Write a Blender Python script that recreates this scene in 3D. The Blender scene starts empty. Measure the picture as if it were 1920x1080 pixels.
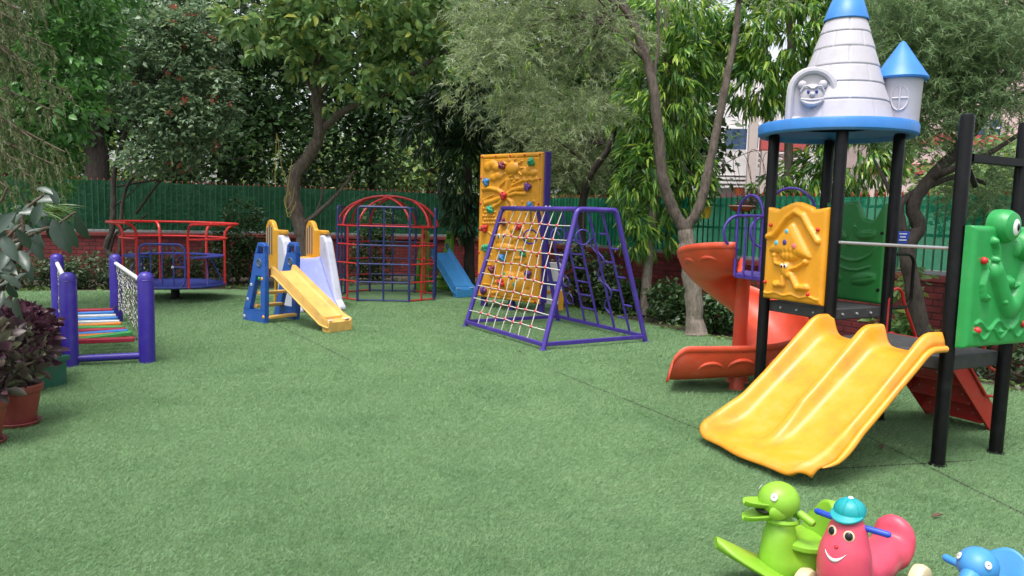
import bpy, math, random
import numpy as np
from mathutils import Vector, Matrix
R = math.radians
sc = bpy.context.scene
COL = sc.collection

# ---------------------------------------------------------------- camera, sky, sun, exposure
CAM_H = 1.6
FPX = 1400.0                      # focal length in pixels of a 1920 wide frame
TILT, ROLL = R(5.6), 0.028
CM = Matrix.Rotation(math.pi/2 - TILT, 3, 'X') @ Matrix.Rotation(ROLL, 3, 'Z')
cd = bpy.data.cameras.new('camera')
cam = bpy.data.objects.new('camera', cd); COL.objects.link(cam)
cd.sensor_width = 36.0; cd.lens = FPX/1920*36.0
cd.clip_start = 0.05; cd.clip_end = 2000
cam.matrix_world = Matrix.Translation((0, 0, CAM_H)) @ CM.to_4x4()
cd.dof.use_dof = True; cd.dof.focus_distance = 9.5; cd.dof.aperture_fstop = 9.0
sc.camera = cam

SUN_EL, SUN_AZ = R(70), R(205)    # soft daylight through thin cloud, from behind the camera's left
w = bpy.data.worlds.new("World"); sc.world = w; w.use_nodes = True
nt = w.node_tree; bg = nt.nodes['Background']
sky = nt.nodes.new('ShaderNodeTexSky'); sky.sky_type = 'NISHITA'; sky.sun_disc = False
sky.sun_elevation = SUN_EL; sky.sun_rotation = SUN_AZ
sky.air_density = 1.0; sky.dust_density = 4.0; sky.ozone_density = 1.0
hs = nt.nodes.new('ShaderNodeHueSaturation'); hs.inputs['Saturation'].default_value = 0.3
nt.links.new(sky.outputs[0], hs.inputs['Color']); nt.links.new(hs.outputs[0], bg.inputs['Color'])
bg.inputs['Strength'].default_value = 0.15
sd = bpy.data.lights.new('sun', 'SUN'); sd.energy = 1.4; sd.angle = R(20); sd.color = (1, .965, .91)
so = bpy.data.objects.new('sun', sd); COL.objects.link(so)
sdir = Vector((math.sin(SUN_AZ)*math.cos(SUN_EL), math.cos(SUN_AZ)*math.cos(SUN_EL), math.sin(SUN_EL)))
so.rotation_euler = sdir.to_track_quat('Z', 'Y').to_euler(); so.location = (0, 0, 30)
vs = sc.view_settings; vs.view_transform = 'Standard'; vs.look = 'None'; vs.gamma = 1; vs.exposure = 1.05

def _ray(x, y): return CM @ Vector(((x-960)/FPX, (540-y)/FPX, -1))
def G(x, y, z=0.0):               # where that line of sight meets the height z
    d = _ray(x, y); return Vector((0, 0, CAM_H)) + d*((z-CAM_H)/d.z)
def W(x, y, Y):                   # the point at distance Y ahead
    d = _ray(x, y); return Vector((0, 0, CAM_H)) + d*(Y/d.y)

# ---------------------------------------------------------------- materials
def nn(nt, t, **kw):
    n = nt.nodes.new(t)
    for k, v in kw.items(): setattr(n, k, v)
    return n
def base(name):
    m = bpy.data.materials.new(name); m.use_nodes = True
    nt = m.node_tree; return m, nt, nt.nodes['Principled BSDF'], nt.nodes['Material Output']
def ramp(nt, stops):
    r = nn(nt, 'ShaderNodeValToRGB'); e = r.color_ramp.elements
    while len(e) < len(stops): e.new(0.5)
    for i, (p, c) in enumerate(stops): e[i].position = p; e[i].color = (*c, 1)
    return r
def mul(c, k): return tuple(max(0, min(1, x*k)) for x in c)
def mix(a, b, t): return tuple(x+(y-x)*t for x, y in zip(a, b))
def noise(nt, scale, detail=4, rough=.55, coord='Object', vec=None):
    n = nn(nt, 'ShaderNodeTexNoise'); n.inputs['Scale'].default_value = scale
    n.inputs['Detail'].default_value = detail; n.inputs['Roughness'].default_value = rough
    if vec is None:
        vec = nn(nt, 'ShaderNodeTexCoord').outputs[coord]
    nt.links.new(vec, n.inputs['Vector']); return n
def bump(nt, src, p, strength=.2, dist=.01):
    b = nn(nt, 'ShaderNodeBump'); b.inputs['Strength'].default_value = strength; b.inputs['Distance'].default_value = dist
    nt.links.new(src, b.inputs['Height']); nt.links.new(b.outputs[0], p.inputs['Normal']); return b
def plastic(name, c, rough=.42, wear=.18, dirt=(.25, .22, .17), scale=5, spec=.5, dirt_amt=.25, bmp=.08):
    m, nt, p, o = base(name)
    n = noise(nt, scale, 6, .65)
    r = ramp(nt, [(.25, mix(mul(c, 1-wear), dirt, dirt_amt*.5)), (.5, c), (.8, mix(c, (1, 1, 1), wear*.22))])
    nt.links.new(n.outputs[0], r.inputs[0])
    n2 = noise(nt, scale*9, 5, .7)
    r2 = ramp(nt, [(.60, (0, 0, 0)), (.78, (dirt_amt,)*3)]); nt.links.new(n2.outputs[0], r2.inputs[0])
    mx = nn(nt, 'ShaderNodeMix', data_type='RGBA'); nt.links.new(r2.outputs[0], mx.inputs[0])
    nt.links.new(r.outputs[0], mx.inputs[6]); mx.inputs[7].default_value = (*dirt, 1)
    nt.links.new(mx.outputs[2], p.inputs['Base Color'])
    rr = nn(nt, 'ShaderNodeMapRange'); nt.links.new(n.outputs[0], rr.inputs[0])
    rr.inputs[3].default_value = rough-.1; rr.inputs[4].default_value = rough+.16
    nt.links.new(rr.outputs[0], p.inputs['Roughness'])
    p.inputs['Specular IOR Level'].default_value = spec
    if bmp: bump(nt, noise(nt, 60, 3).outputs[0], p, bmp, .004)
    return m
def leafmat(name, cols, trans=.3, rough=.42, spec=.5):
    m, nt, p, o = base(name)
    g = nn(nt, 'ShaderNodeNewGeometry')
    k = len(cols)
    r = ramp(nt, [(i/max(1, k-1), c) for i, c in enumerate(cols)])
    nt.links.new(g.outputs['Random Per Island'], r.inputs[0])
    nt.links.new(r.outputs[0], p.inputs['Base Color'])
    p.inputs['Roughness'].default_value = rough; p.inputs['Specular IOR Level'].default_value = spec
    t = nn(nt, 'ShaderNodeBsdfTranslucent')
    h = nn(nt, 'ShaderNodeHueSaturation'); h.inputs['Value'].default_value = 1.7; h.inputs['Hue'].default_value = .485
    nt.links.new(r.outputs[0], h.inputs['Color']); nt.links.new(h.outputs[0], t.inputs['Color'])
    mx = nn(nt, 'ShaderNodeMixShader'); mx.inputs[0].default_value = trans
    nt.links.new(p.outputs[0], mx.inputs[1]); nt.links.new(t.outputs[0], mx.inputs[2]); nt.links.new(mx.outputs[0], o.inputs[0])
    return m
def barkmat(name, c1, c2, scale=9):
    m, nt, p, o = base(name)
    tc = nn(nt, 'ShaderNodeTexCoord'); mp = nn(nt, 'ShaderNodeMapping'); mp.inputs['Scale'].default_value = (1, 1, .3)
    nt.links.new(tc.outputs['Object'], mp.inputs[0])
    n = noise(nt, scale*2.2, 7, .75, vec=mp.outputs[0])
    r = ramp(nt, [(.3, c1), (.52, mix(c1, c2, .5)), (.72, c2)]); nt.links.new(n.outputs[0], r.inputs[0])
    nt.links.new(r.outputs[0], p.inputs['Base Color']); p.inputs['Roughness'].default_value = .9
    bump(nt, n.outputs[0], p, .9, .03); return m

M = {}
def pl(k, c, **kw): M[k] = plastic(k, mul(c, .9), **kw)
pl('yellow_plastic', (.80, .35, .014), rough=.36, dirt_amt=.12)
pl('wall_orange', (.72, .31, .012), rough=.42, dirt_amt=.15)
pl('slide_yellow', (.84, .33, .018), rough=.36, wear=.4, dirt_amt=.4, dirt=(.45, .30, .10), scale=3.5)
pl('spiral_red', (.66, .07, .024), rough=.38, wear=.35, dirt_amt=.2, scale=3)
pl('post_purple', (.035, .016, .30), rough=.33, dirt_amt=.15)
pl('climber_purple', (.062, .03, .30), rough=.38, dirt_amt=.15)
pl('roof_blue', (.035, .22, .64), rough=.4, dirt_amt=.12)
pl('castle_grey', (.50, .475, .53), rough=.5, dirt_amt=.25, wear=.12)
pl('frog_green', (.022, .33, .075), rough=.36, dirt_amt=.12)
pl('panel_green', (.016, .20, .04), rough=.4, dirt_amt=.2)
pl('black_paint', (.004, .004, .005), rough=.36, dirt=(.06, .06, .06), dirt_amt=.2, spec=.22, wear=.05)
pl('deck_black', (.045, .045, .05), rough=.6, dirt=(.2, .18, .15), dirt_amt=.5, bmp=.4)
pl('rail_grey', (.30, .30, .32), rough=.35)
pl('merry_red', (.62, .022, .018), rough=.35)
pl('merry_blue', (.022, .04, .27), rough=.38, dirt_amt=.4)
pl('cage_red', (.50, .02, .022), rough=.38)
pl('cage_blue', (.020, .032, .15), rough=.35)
pl('stair_red', (.42, .014, .014), rough=.38, dirt_amt=.35)
pl('toy_blue', (.014, .095, .42), rough=.42)
pl('toy_yellow', (.74, .43, .11), rough=.5, wear=.3, dirt_amt=.4, scale=4)
pl('arch_yellow', (.70, .34, .02), rough=.45)
pl('lavender', (.29, .33, .76), rough=.45, wear=.3, dirt=(.7, .7, .8), dirt_amt=.6, scale=3)
pl('lilac_white', (.55, .56, .68), rough=.5, dirt_amt=.3)
pl('pool_blue', (.045, .27, .62), rough=.45)
pl('lime_green', (.13, .30, .02), rough=.45)
pl('duck_green', (.24, .50, .030), rough=.4, dirt_amt=.15)
pl('toy_pink', (.66, .065, .12), rough=.4, dirt_amt=.15)
pl('teal', (.006, .33, .36), rough=.4)
pl('handle_blue', (.012, .06, .50), rough=.4)
pl('bird_blue', (.045, .26, .62), rough=.4, dirt_amt=.15)
pl('ivory', (.74, .60, .36), rough=.5)
pl('white_plastic', (.78, .78, .78), rough=.4, dirt_amt=.2)
pl('eye_black', (.008, .008, .012), rough=.25, dirt_amt=0, wear=0)
pl('eye_blue', (.01, .03, .25), rough=.3, dirt_amt=0)
pl('mouth_dark', (.012, .02, .006), rough=.6)
pl('bolt_red', (.60, .012, .014), rough=.35)
pl('rope_white', (.62, .60, .55), rough=.85)
pl('rope_dark', (.035, .035, .04), rough=.8)
pl('knot_red', (.62, .07, .07), rough=.5)
pl('steel', (.45, .45, .47), rough=.35)
pl('hold_red', (.62, .03, .035)); pl('hold_green', (.02, .36, .19)); pl('hold_blue', (.05, .26, .60)); pl('hold_purple', (.13, .035, .24)); pl('hold_maroon', (.22, .02, .05))
pl('dot_cyan', (.10, .50, .66)); pl('dot_pink', (.80, .19, .20)); pl('dot_violet', (.07, .03, .22))
pl('plank_red', (.40, .012, .04)); pl('plank_blue', (.03, .20, .62)); pl('plank_white', (.60, .62, .64)); pl('plank_orange', (.72, .24, .03)); pl('plank_green', (.05, .36, .09))
pl('terracotta', (.24, .035, .03), rough=.55, dirt_amt=.35)
pl('planter_green', (.012, .10, .065), rough=.45, dirt_amt=.3)
pl('orange_pot', (.48, .10, .03), rough=.6); pl('yellow_pot', (.55, .36, .012), rough=.5)
pl('sign_blue', (.015, .05, .42), rough=.4)
pl('rust', (.10, .045, .03), rough=.8)
pl('twine', (.30, .22, .05), rough=.9)
pl('soil', (.035, .026, .018), rough=.95, scale=8)
pl('coping', (.19, .024, .022), rough=.65, dirt_amt=.5)
pl('kerb_rail', (.24, .27, .28), rough=.5)
pl('picket_green', (.014, .085, .05), rough=.5)
pl('tip_red', (.35, .03, .02), rough=.6)
M['bark'] = barkmat('bark', (.035, .026, .020), (.17, .135, .11))
M['bark_pale'] = barkmat('bark_pale', (.09, .07, .055), (.36, .30, .25))
M['bark_dark'] = barkmat('bark_dark', (.016, .012, .010), (.075, .058, .047))
M['twig'] = barkmat('twig', (.05, .035, .025), (.16, .12, .08))

# painted brick
m, nt, p, o = base('brick_red')
tc = nn(nt, 'ShaderNodeTexCoord'); sx = nn(nt, 'ShaderNodeSeparateXYZ'); cx = nn(nt, 'ShaderNodeCombineXYZ')
nt.links.new(tc.outputs['Object'], sx.inputs[0]); nt.links.new(sx.outputs[0], cx.inputs[0]); nt.links.new(sx.outputs[2], cx.inputs[1])
bt = nn(nt, 'ShaderNodeTexBrick'); nt.links.new(cx.outputs[0], bt.inputs['Vector'])
bt.inputs['Scale'].default_value = 1.0; bt.inputs['Brick Width'].default_value = .24; bt.inputs['Row Height'].default_value = .085
bt.inputs['Mortar Size'].default_value = .009; bt.inputs['Mortar Smooth'].default_value = .3
bt.inputs['Color1'].default_value = (.205, .026, .026, 1); bt.inputs['Color2'].default_value = (.14, .017, .019, 1); bt.inputs['Mortar'].default_value = (.06, .010, .010, 1)
n = noise(nt, 3, 6, .7); r = ramp(nt, [(.3, (.55,)*3), (.6, (1.15,)*3)]); nt.links.new(n.outputs[0], r.inputs[0])
mx = nn(nt, 'ShaderNodeMix', data_type='RGBA', blend_type='MULTIPLY'); mx.inputs[0].default_value = 1
nt.links.new(bt.outputs[0], mx.inputs[6]); nt.links.new(r.outputs[0], mx.inputs[7]); nt.links.new(mx.outputs[2], p.inputs['Base Color'])
p.inputs['Roughness'].default_value = .62; b = bump(nt, bt.outputs['Fac'], p, .9, .015); b.invert = True
M['brick'] = m
# green shade net
def netmat(name, c, tr):
    m, nt, p, o = base(name)
    n = noise(nt, 2.2, 6, .7); r = ramp(nt, [(.25, mul(c, .5)), (.5, mul(c, .95)), (.75, mix(mul(c, 1.3), (.25, .35, .28), .12))]); nt.links.new(n.outputs[0], r.inputs[0])
    nt.links.new(r.outputs[0], p.inputs['Base Color']); p.inputs['Roughness'].default_value = .5
    bump(nt, noise(nt, 9, 6, .7).outputs[0], p, .9, .06)
    t = nn(nt, 'ShaderNodeBsdfTranslucent'); nt.links.new(r.outputs[0], t.inputs[0])
    a = nn(nt, 'ShaderNodeMixShader'); a.inputs[0].default_value = .5
    nt.links.new(p.outputs[0], a.inputs[1]); nt.links.new(t.outputs[0], a.inputs[2])
    q = nn(nt, 'ShaderNodeBsdfTransparent'); q.inputs[0].default_value = (.25, .8, .5, 1)
    b = nn(nt, 'ShaderNodeMixShader'); b.inputs[0].default_value = tr
    nt.links.new(a.outputs[0], b.inputs[1]); nt.links.new(q.outputs[0], b.inputs[2]); nt.links.new(b.outputs[0], o.inputs[0])
    return m
M['net_shaded'] = netmat('net_shaded', (.008, .112, .042), .10)  # left-hand netting, canopy shade worked into its darker green
M['net_near'] = netmat('net_near', (.010, .36, .20), .28)
# turf
m, nt, p, o = base('turf_base')
n1 = noise(nt, 1.1, 5, .6); n2 = noise(nt, 38, 6, .75); n3 = noise(nt, 170, 3, .7)
r1 = ramp(nt, [(.3, (.13, .235, .105)), (.7, (.18, .30, .145))]); nt.links.new(n1.outputs[0], r1.inputs[0])
r2 = ramp(nt, [(.28, (.42,)*3), (.5, (.95,)*3), (.75, (1.5, 1.45, 1.3))]); nt.links.new(n2.outputs[0], r2.inputs[0])
r3 = ramp(nt, [(.28, (.5,)*3), (.7, (1.4,)*3)]); nt.links.new(n3.outputs[0], r3.inputs[0])
a = nn(nt, 'ShaderNodeMix', data_type='RGBA', blend_type='MULTIPLY'); a.inputs[0].default_value = 1
b2 = nn(nt, 'ShaderNodeMix', data_type='RGBA', blend_type='MULTIPLY'); b2.inputs[0].default_value = 1
nt.links.new(r1.outputs[0], a.inputs[6]); nt.links.new(r2.outputs[0], a.inputs[7]); nt.links.new(a.outputs[2], b2.inputs[6]); nt.links.new(r3.outputs[0], b2.inputs[7])
nt.links.new(b2.outputs[2], p.inputs['Base Color']); p.inputs['Roughness'].default_value = .75; p.inputs['Specular IOR Level'].default_value = .25
bump(nt, n2.outputs[0], p, .9, .03); M['turf'] = m
M['blade'] = leafmat('blade', [(.10, .20, .085), (.22, .36, .175), (.17, .30, .14), (.28, .41, .23), (.22, .355, .185), (.32, .40, .25)], .25, .55, .3)
nt = M['blade'].node_tree; p = nt.nodes['Principled BSDF']; src = p.inputs['Base Color'].links[0].from_socket
tc = nn(nt, 'ShaderNodeTexCoord'); mp = nn(nt, 'ShaderNodeMapping'); mp.inputs['Scale'].default_value = (1.0, 2.6, 1); mp.inputs['Rotation'].default_value = (0, 0, .3)
nt.links.new(tc.outputs['Object'], mp.inputs[0])
na = noise(nt, 1.3, 6, .68); nb_ = noise(nt, 13, 6, .75, vec=mp.outputs[0])       # worn, flattened and dusty patches of the pile itself
ra = ramp(nt, [(.30, (.52, .64, .56)), (.47, (.88, .92, .88)), (.58, (1, 1, 1)), (.72, (1.0, .94, .92))]); rb = ramp(nt, [(.30, (.50, .55, .50)), (.50, (.95, .96, .95)), (.70, (1.0, 1.0, 1.0))])
nt.links.new(na.outputs[0], ra.inputs[0]); nt.links.new(nb_.outputs[0], rb.inputs[0])
m1 = nn(nt, 'ShaderNodeMix', data_type='RGBA', blend_type='MULTIPLY'); m1.inputs[0].default_value = 1; m2 = nn(nt, 'ShaderNodeMix', data_type='RGBA', blend_type='MULTIPLY'); m2.inputs[0].default_value = 1
nt.links.new(src, m1.inputs[6]); nt.links.new(ra.outputs[0], m1.inputs[7]); nt.links.new(m1.outputs[2], m2.inputs[6]); nt.links.new(rb.outputs[0], m2.inputs[7]); nt.links.new(m2.outputs[2], p.inputs['Base Color'])
m, nt, p, o = base('earth'); n = noise(nt, 3, 8, .7)
r = ramp(nt, [(.3, (.022, .016, .011)), (.6, (.06, .045, .03)), (.8, (.10, .08, .05))]); nt.links.new(n.outputs[0], r.inputs[0])
nt.links.new(r.outputs[0], p.inputs['Base Color']); p.inputs['Roughness'].default_value = .95; bump(nt, n.outputs[0], p, .8, .05); M['earth'] = m
# house paint
def render_paint(name, c):
    M[name] = plastic(name, c, rough=.8, wear=.12, dirt=(.25, .22, .2), dirt_amt=.3, scale=1.2, bmp=.2)
render_paint('house_white', (.72, .70, .70)); render_paint('house_pink', (.66, .50, .47)); render_paint('house_red', (.45, .08, .08)); render_paint('column_beige', (.50, .43, .40)); render_paint('slab_grey', (.32, .31, .31))
m, nt, p, o = base('window_glass'); p.inputs['Base Color'].default_value = (.03, .06, .12, 1); p.inputs['Roughness'].default_value = .08; M['glass'] = m

# ---------------------------------------------------------------- object helpers
ORG = {}
def tag(o, label=None, cat=None, group=None, kind=None):
    if label: o['label'] = label
    if cat: o['category'] = cat
    if group: o['group'] = group
    if kind: o['kind'] = kind
    return o
def thing(name, label, cat, loc=(0, 0, 0), group=None):
    o = bpy.data.objects.new(name, None); COL.objects.link(o); o.location = loc
    o.empty_display_size = .1; ORG[o.name] = Vector(loc); return tag(o, label, cat, group)
def orthon(d):
    d = d.normalized(); a = Vector((0, 0, 1)) if abs(d.z) < .9 else Vector((1, 0, 0))
    u = d.cross(a).normalized(); return u, d.cross(u).normalized()
X_, Y_, Z_ = Vector((1, 0, 0)), Vector((0, 1, 0)), Vector((0, 0, 1))
def V(*a): return Vector(a)
class MB:
    def __init__(s): s.v = []; s.f = []
    def add(s, vs, fs):
        o = len(s.v); s.v += [tuple(v) for v in vs]; s.f += [tuple(i+o for i in f) for f in fs]; return s
    def box(s, c, size, ax=(X_, Y_, Z_)):
        c = Vector(c); a, b, d = [ax[i]*(size[i]/2) for i in range(3)]
        vs = [c+a*i+b*j+d*k for k in (-1, 1) for j in (-1, 1) for i in (-1, 1)]
        return s.add(vs, [(0, 2, 3, 1), (4, 5, 7, 6), (0, 1, 5, 4), (2, 6, 7, 3), (0, 4, 6, 2), (1, 3, 7, 5)])
    def bar(s, a, b, w, h, up=Z_):
        a, b = Vector(a), Vector(b); d = (b-a); L = d.length; d.normalize(); sd = d.cross(up).normalized(); u = sd.cross(d)
        return s.box((a+b)/2, (L, w, h), (d, sd, u))
    def tube(s, pts, r, n=8, closed=False, cap=True):
        pts = [Vector(p) for p in pts]; k = len(pts); rs = r if isinstance(r, (list, tuple)) else [r]*k
        vs = []; u = None
        for i, p in enumerate(pts):
            if closed: t = pts[(i+1) % k]-pts[i-1]
            else: t = pts[min(i+1, k-1)]-pts[max(i-1, 0)]
            t.normalize()
            if u is None: u, _ = orthon(t)
            u = (u-t*u.dot(t))
            u = u.normalized() if u.length > 1e-5 else orthon(t)[0]
            wv = t.cross(u)
            for j in range(n):
                a = 2*math.pi*j/n; vs.append(p+(u*math.cos(a)+wv*math.sin(a))*rs[i])
        fs = []
        for i in range(k if closed else k-1):
            for j in range(n):
                a = i*n+j; b = i*n+(j+1) % n; c = ((i+1) % k)*n+(j+1) % n; d = ((i+1) % k)*n+j
                fs.append((a, b, c, d))
        if cap and not closed: fs += [tuple(range(n))[::-1], tuple((k-1)*n+j for j in range(n))]
        return s.add(vs, fs)
    def cyl(s, a, b, r, n=16, r2=None): return s.tube([a, b], [r, r if r2 is None else r2], n)
    def lathe(s, prof, c=(0, 0, 0), n=28, ax=Z_):
        c = Vector(c); u, v = orthon(ax) if ax is not Z_ else (X_, Y_); vs = []; ax = ax.normalized()
        for (r, z) in prof:
            for j in range(n):
                a = 2*math.pi*j/n; vs.append(c+(u*math.cos(a)+v*math.sin(a))*r+ax*z)
        fs = [(i*n+j, i*n+(j+1) % n, (i+1)*n+(j+1) % n, (i+1)*n+j) for i in range(len(prof)-1) for j in range(n)]
        return s.add(vs, fs)
    def ell(s, c, r, nu=18, nv=10, ax=(X_, Y_, Z_)):
        c = Vector(c); vs = []
        if not isinstance(r, (tuple, list)): r = (r, r, r)
        for i in range(nv+1):
            th = math.pi*i/nv
            for j in range(nu):
                a = 2*math.pi*j/nu
                vs.append(c+ax[0]*(r[0]*math.sin(th)*math.cos(a))+ax[1]*(r[1]*math.sin(th)*math.sin(a))+ax[2]*(r[2]*math.cos(th)))
        return s.add(vs, [(i*nu+j, (i+1)*nu+j, (i+1)*nu+(j+1) % nu, i*nu+(j+1) % nu) for i in range(nv) for j in range(nu)])
    def grid(s, fn, nu, nv, closeu=False):
        cu = nu if closeu else nu+1
        vs = [fn(i/nu, j/nv) for j in range(nv+1) for i in range(cu)]
        return s.add(vs, [(j*cu+i, j*cu+(i+1) % cu, (j+1)*cu+(i+1) % cu, (j+1)*cu+i) for j in range(nv) for i in range(nu)])
    def prism(s, poly, o, ex, ey, ez, depth):
        o = Vector(o); k = len(poly)
        vs = [o+ex*a+ey*b for a, b in poly]+[o+ex*a+ey*b+ez*depth for a, b in poly]
        return s.add(vs, [tuple(range(k))[::-1], tuple(range(k, 2*k))]+[(i, (i+1) % k, k+(i+1) % k, k+i) for i in range(k)])
    def torus(s, c, Rr, r, ax=Z_, n=28, m=8, a0=0, a1=None):
        u, v = orthon(ax) if abs(ax.z) < .99 else (X_, Y_); c = Vector(c)
        if a1 is None: return s.tube([c+(u*math.cos(2*math.pi*i/n)+v*math.sin(2*math.pi*i/n))*Rr for i in range(n)], r, m, closed=True)
        return s.tube([c+(u*math.cos(a0+(a1-a0)*i/n)+v*math.sin(a0+(a1-a0)*i/n))*Rr for i in range(n+1)], r, m)
    def relief(s, w, h, fn, o, ex, ey, ez, thick, nu=60, nv=80, top=None, r=.02):
        # moulded panel: front relief fn(x,y), rounded rim, flat back, outline with a shaped top
        o = Vector(o); top = top or (lambda x: h); vs = []; cu = nu+1
        def P(i, j, back):
            x = w*i/nu; y = top(x)*j/nv
            e = min(x, w-x, y, top(x)-y); k = 1-max(0, 1-e/r)**2 if e < r else 1
            z = (0 if back else thick*(.55+.45*math.sqrt(max(0, k)))+fn(x, y)*(1 if e > r*.5 else 0))
            return o+ex*x+ey*y+ez*z
        for j in range(nv+1):
            for i in range(nu+1): vs.append(P(i, j, False))
        n0 = len(vs); fs = [(j*cu+i, j*cu+i+1, (j+1)*cu+i+1, (j+1)*cu+i) for j in range(nv) for i in range(nu)]
        ring = [i for i in range(cu)]+[j*cu+nu for j in range(1, nv+1)]+[nv*cu+i for i in range(nu-1, -1, -1)]+[j*cu for j in range(nv-1, 0, -1)]
        bk = []
        for k in ring:
            j, i = divmod(k, cu); bk.append(len(vs)); vs.append(P(i, j, True))
        L = len(ring); fs += [(ring[(k+1) % L], ring[k], bk[k], bk[(k+1) % L]) for k in range(L)]; fs.append(tuple(bk))
        return s.add(vs, fs)
    def build(s, name, mat, parent=None, smooth=38, bevel=0, solid=0, sub=0, skinoff=-1):
        off = ORG[parent.name] if parent is not None else V(0, 0, 0)
        me = bpy.data.meshes.new(name); me.from_pydata([(a-off.x, b-off.y, c-off.z) for a, b, c in s.v], [], s.f)
        me.validate(); me.update()
        bm_fix(me)
        me.materials.append(M[mat] if isinstance(mat, str) else mat)
        if smooth:
            me.polygons.foreach_set('use_smooth', [True]*len(me.polygons)); me.set_sharp_from_angle(angle=R(smooth))
        ob = bpy.data.objects.new(name, me); COL.objects.link(ob)
        if parent is not None: ob.parent = parent; ORG[ob.name] = off
        else: ORG[ob.name] = off
        if solid:
            md = ob.modifiers.new('solid', 'SOLIDIFY'); md.thickness = solid; md.offset = skinoff
        if bevel:
            md = ob.modifiers.new('bevel', 'BEVEL'); md.width = bevel; md.segments = 2; md.limit_method = 'ANGLE'; md.angle_limit = R(40)
        if sub:
            md = ob.modifiers.new('sub', 'SUBSURF'); md.levels = sub; md.render_levels = sub
        return ob
import bmesh
def bm_fix(me):
    b = bmesh.new(); b.from_mesh(me); bmesh.ops.recalc_face_normals(b, faces=b.faces); b.to_mesh(me); b.free()
def copy_tree(o, loc):
    def cp(q, par):
        c = q.copy(); COL.objects.link(c)
        if par is not None: c.parent = par
        for ch in list(q.children): cp(ch, c)
        return c
    c = cp(o, None); c.location = loc; return c
def arc(c, r, a0, a1, n, u=X_, v=Z_): return [Vector(c)+(u*math.cos(a0+(a1-a0)*i/n)+v*math.sin(a0+(a1-a0)*i/n))*r for i in range(n+1)]
def bez(pts, n=24):               # Catmull-Rom through the points
    P = [Vector(p) for p in pts]; P = [P[0]*2-P[1]]+P+[P[-1]*2-P[-2]]; out = []; segs = len(P)-3
    for k in range(n+1):
        t = k/n*segs; i = min(int(t), segs-1); t -= i; a, b, c, d = P[i:i+4]
        out.append(.5*((2*b)+(c-a)*t+(2*a-5*b+4*c-d)*t*t+(3*b-a-3*c+d)*t**3))
    return out
def rrect(c, w, h, r, u, v, n=5): # closed rounded rectangle of points
    out = []; c = Vector(c)
    for (sx, sy, a) in ((1, 1, 0), (-1, 1, 90), (-1, -1, 180), (1, -1, 270)):
        for i in range(n+1):
            t = R(a+90*i/n); out.append(c+u*(sx*(w/2-r)+r*math.cos(t))+v*(sy*(h/2-r)+r*math.sin(t)))
    return out
# relief brushes
def capb(x, y, cx, cy, rx, ry, h, rot=0):
    dx, dy = x-cx, y-cy
    if rot: c, s_ = math.cos(rot), math.sin(rot); dx, dy = dx*c+dy*s_, -dx*s_+dy*c
    d = (dx/rx)**2+(dy/ry)**2
    return h*math.sqrt(1-d) if d < 1 else 0
def strokeb(x, y, pts, wd, h):
    best = 1e9
    for (x0, y0), (x1, y1) in zip(pts, pts[1:]):
        dx, dy = x1-x0, y1-y0; L = dx*dx+dy*dy
        t = max(0, min(1, ((x-x0)*dx+(y-y0)*dy)/L)) if L else 0
        best = min(best, (x-x0-t*dx)**2+(y-y0-t*dy)**2)
    d = math.sqrt(best)/wd
    return h*math.sqrt(1-d*d) if d < 1 else 0
# ---------------------------------------------------------------- ground, turf, beds
def sheet(name, pts, z, mat):
    mb = MB(); mb.add([(x, y, z) for x, y in pts], [tuple(range(len(pts)))])
    return tag(mb.build(name, mat, smooth=0), kind='structure')
sheet('ground', [(-400, -400), (400, -400), (400, 500), (-400, 500)], -.02, 'earth')
TURF = [(-16, -6), (12, -6), (9.6, .4), (6.9, 4.4), (5.6, 6.5), (4.45, 8.2), (3.45, 9.5), (2.95, 9.95), (2.35, 10.8), (1.3, 12.7), (-.2, 15.2), (-1.2, 16.6), (-2.6, 16.4), (-4.9, 14.75), (-8.8, 13.2), (-16, 10.4)]
sheet('turf', TURF, 0, 'turf')
SEAMS = [(G(1640, 826), G(1925, 968)), (G(1560, 880), G(1760, 868)), (G(1050, 700), G(1420, 850)), (G(500, 600), G(640, 668))]
mb = MB()
for a, b in SEAMS[:]:
    d = (b-a).normalized(); a = a-d*.1; b = b+d*.3; s_ = V(-d.y, d.x, 0)*.009
    k = 24; rr = random.Random(3)
    vs = []
    for i in range(k+1):
        c = a+(b-a)*(i/k)+s_*rr.uniform(-.5, .5); vs += [c-s_+Z_*.004, c+s_+Z_*.004]
    mb.add(vs, [(2*i, 2*i+2, 2*i+3, 2*i+1) for i in range(k)])
tag(mb.build('turf_seam', 'mouth_dark', smooth=0), kind='structure')

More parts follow.
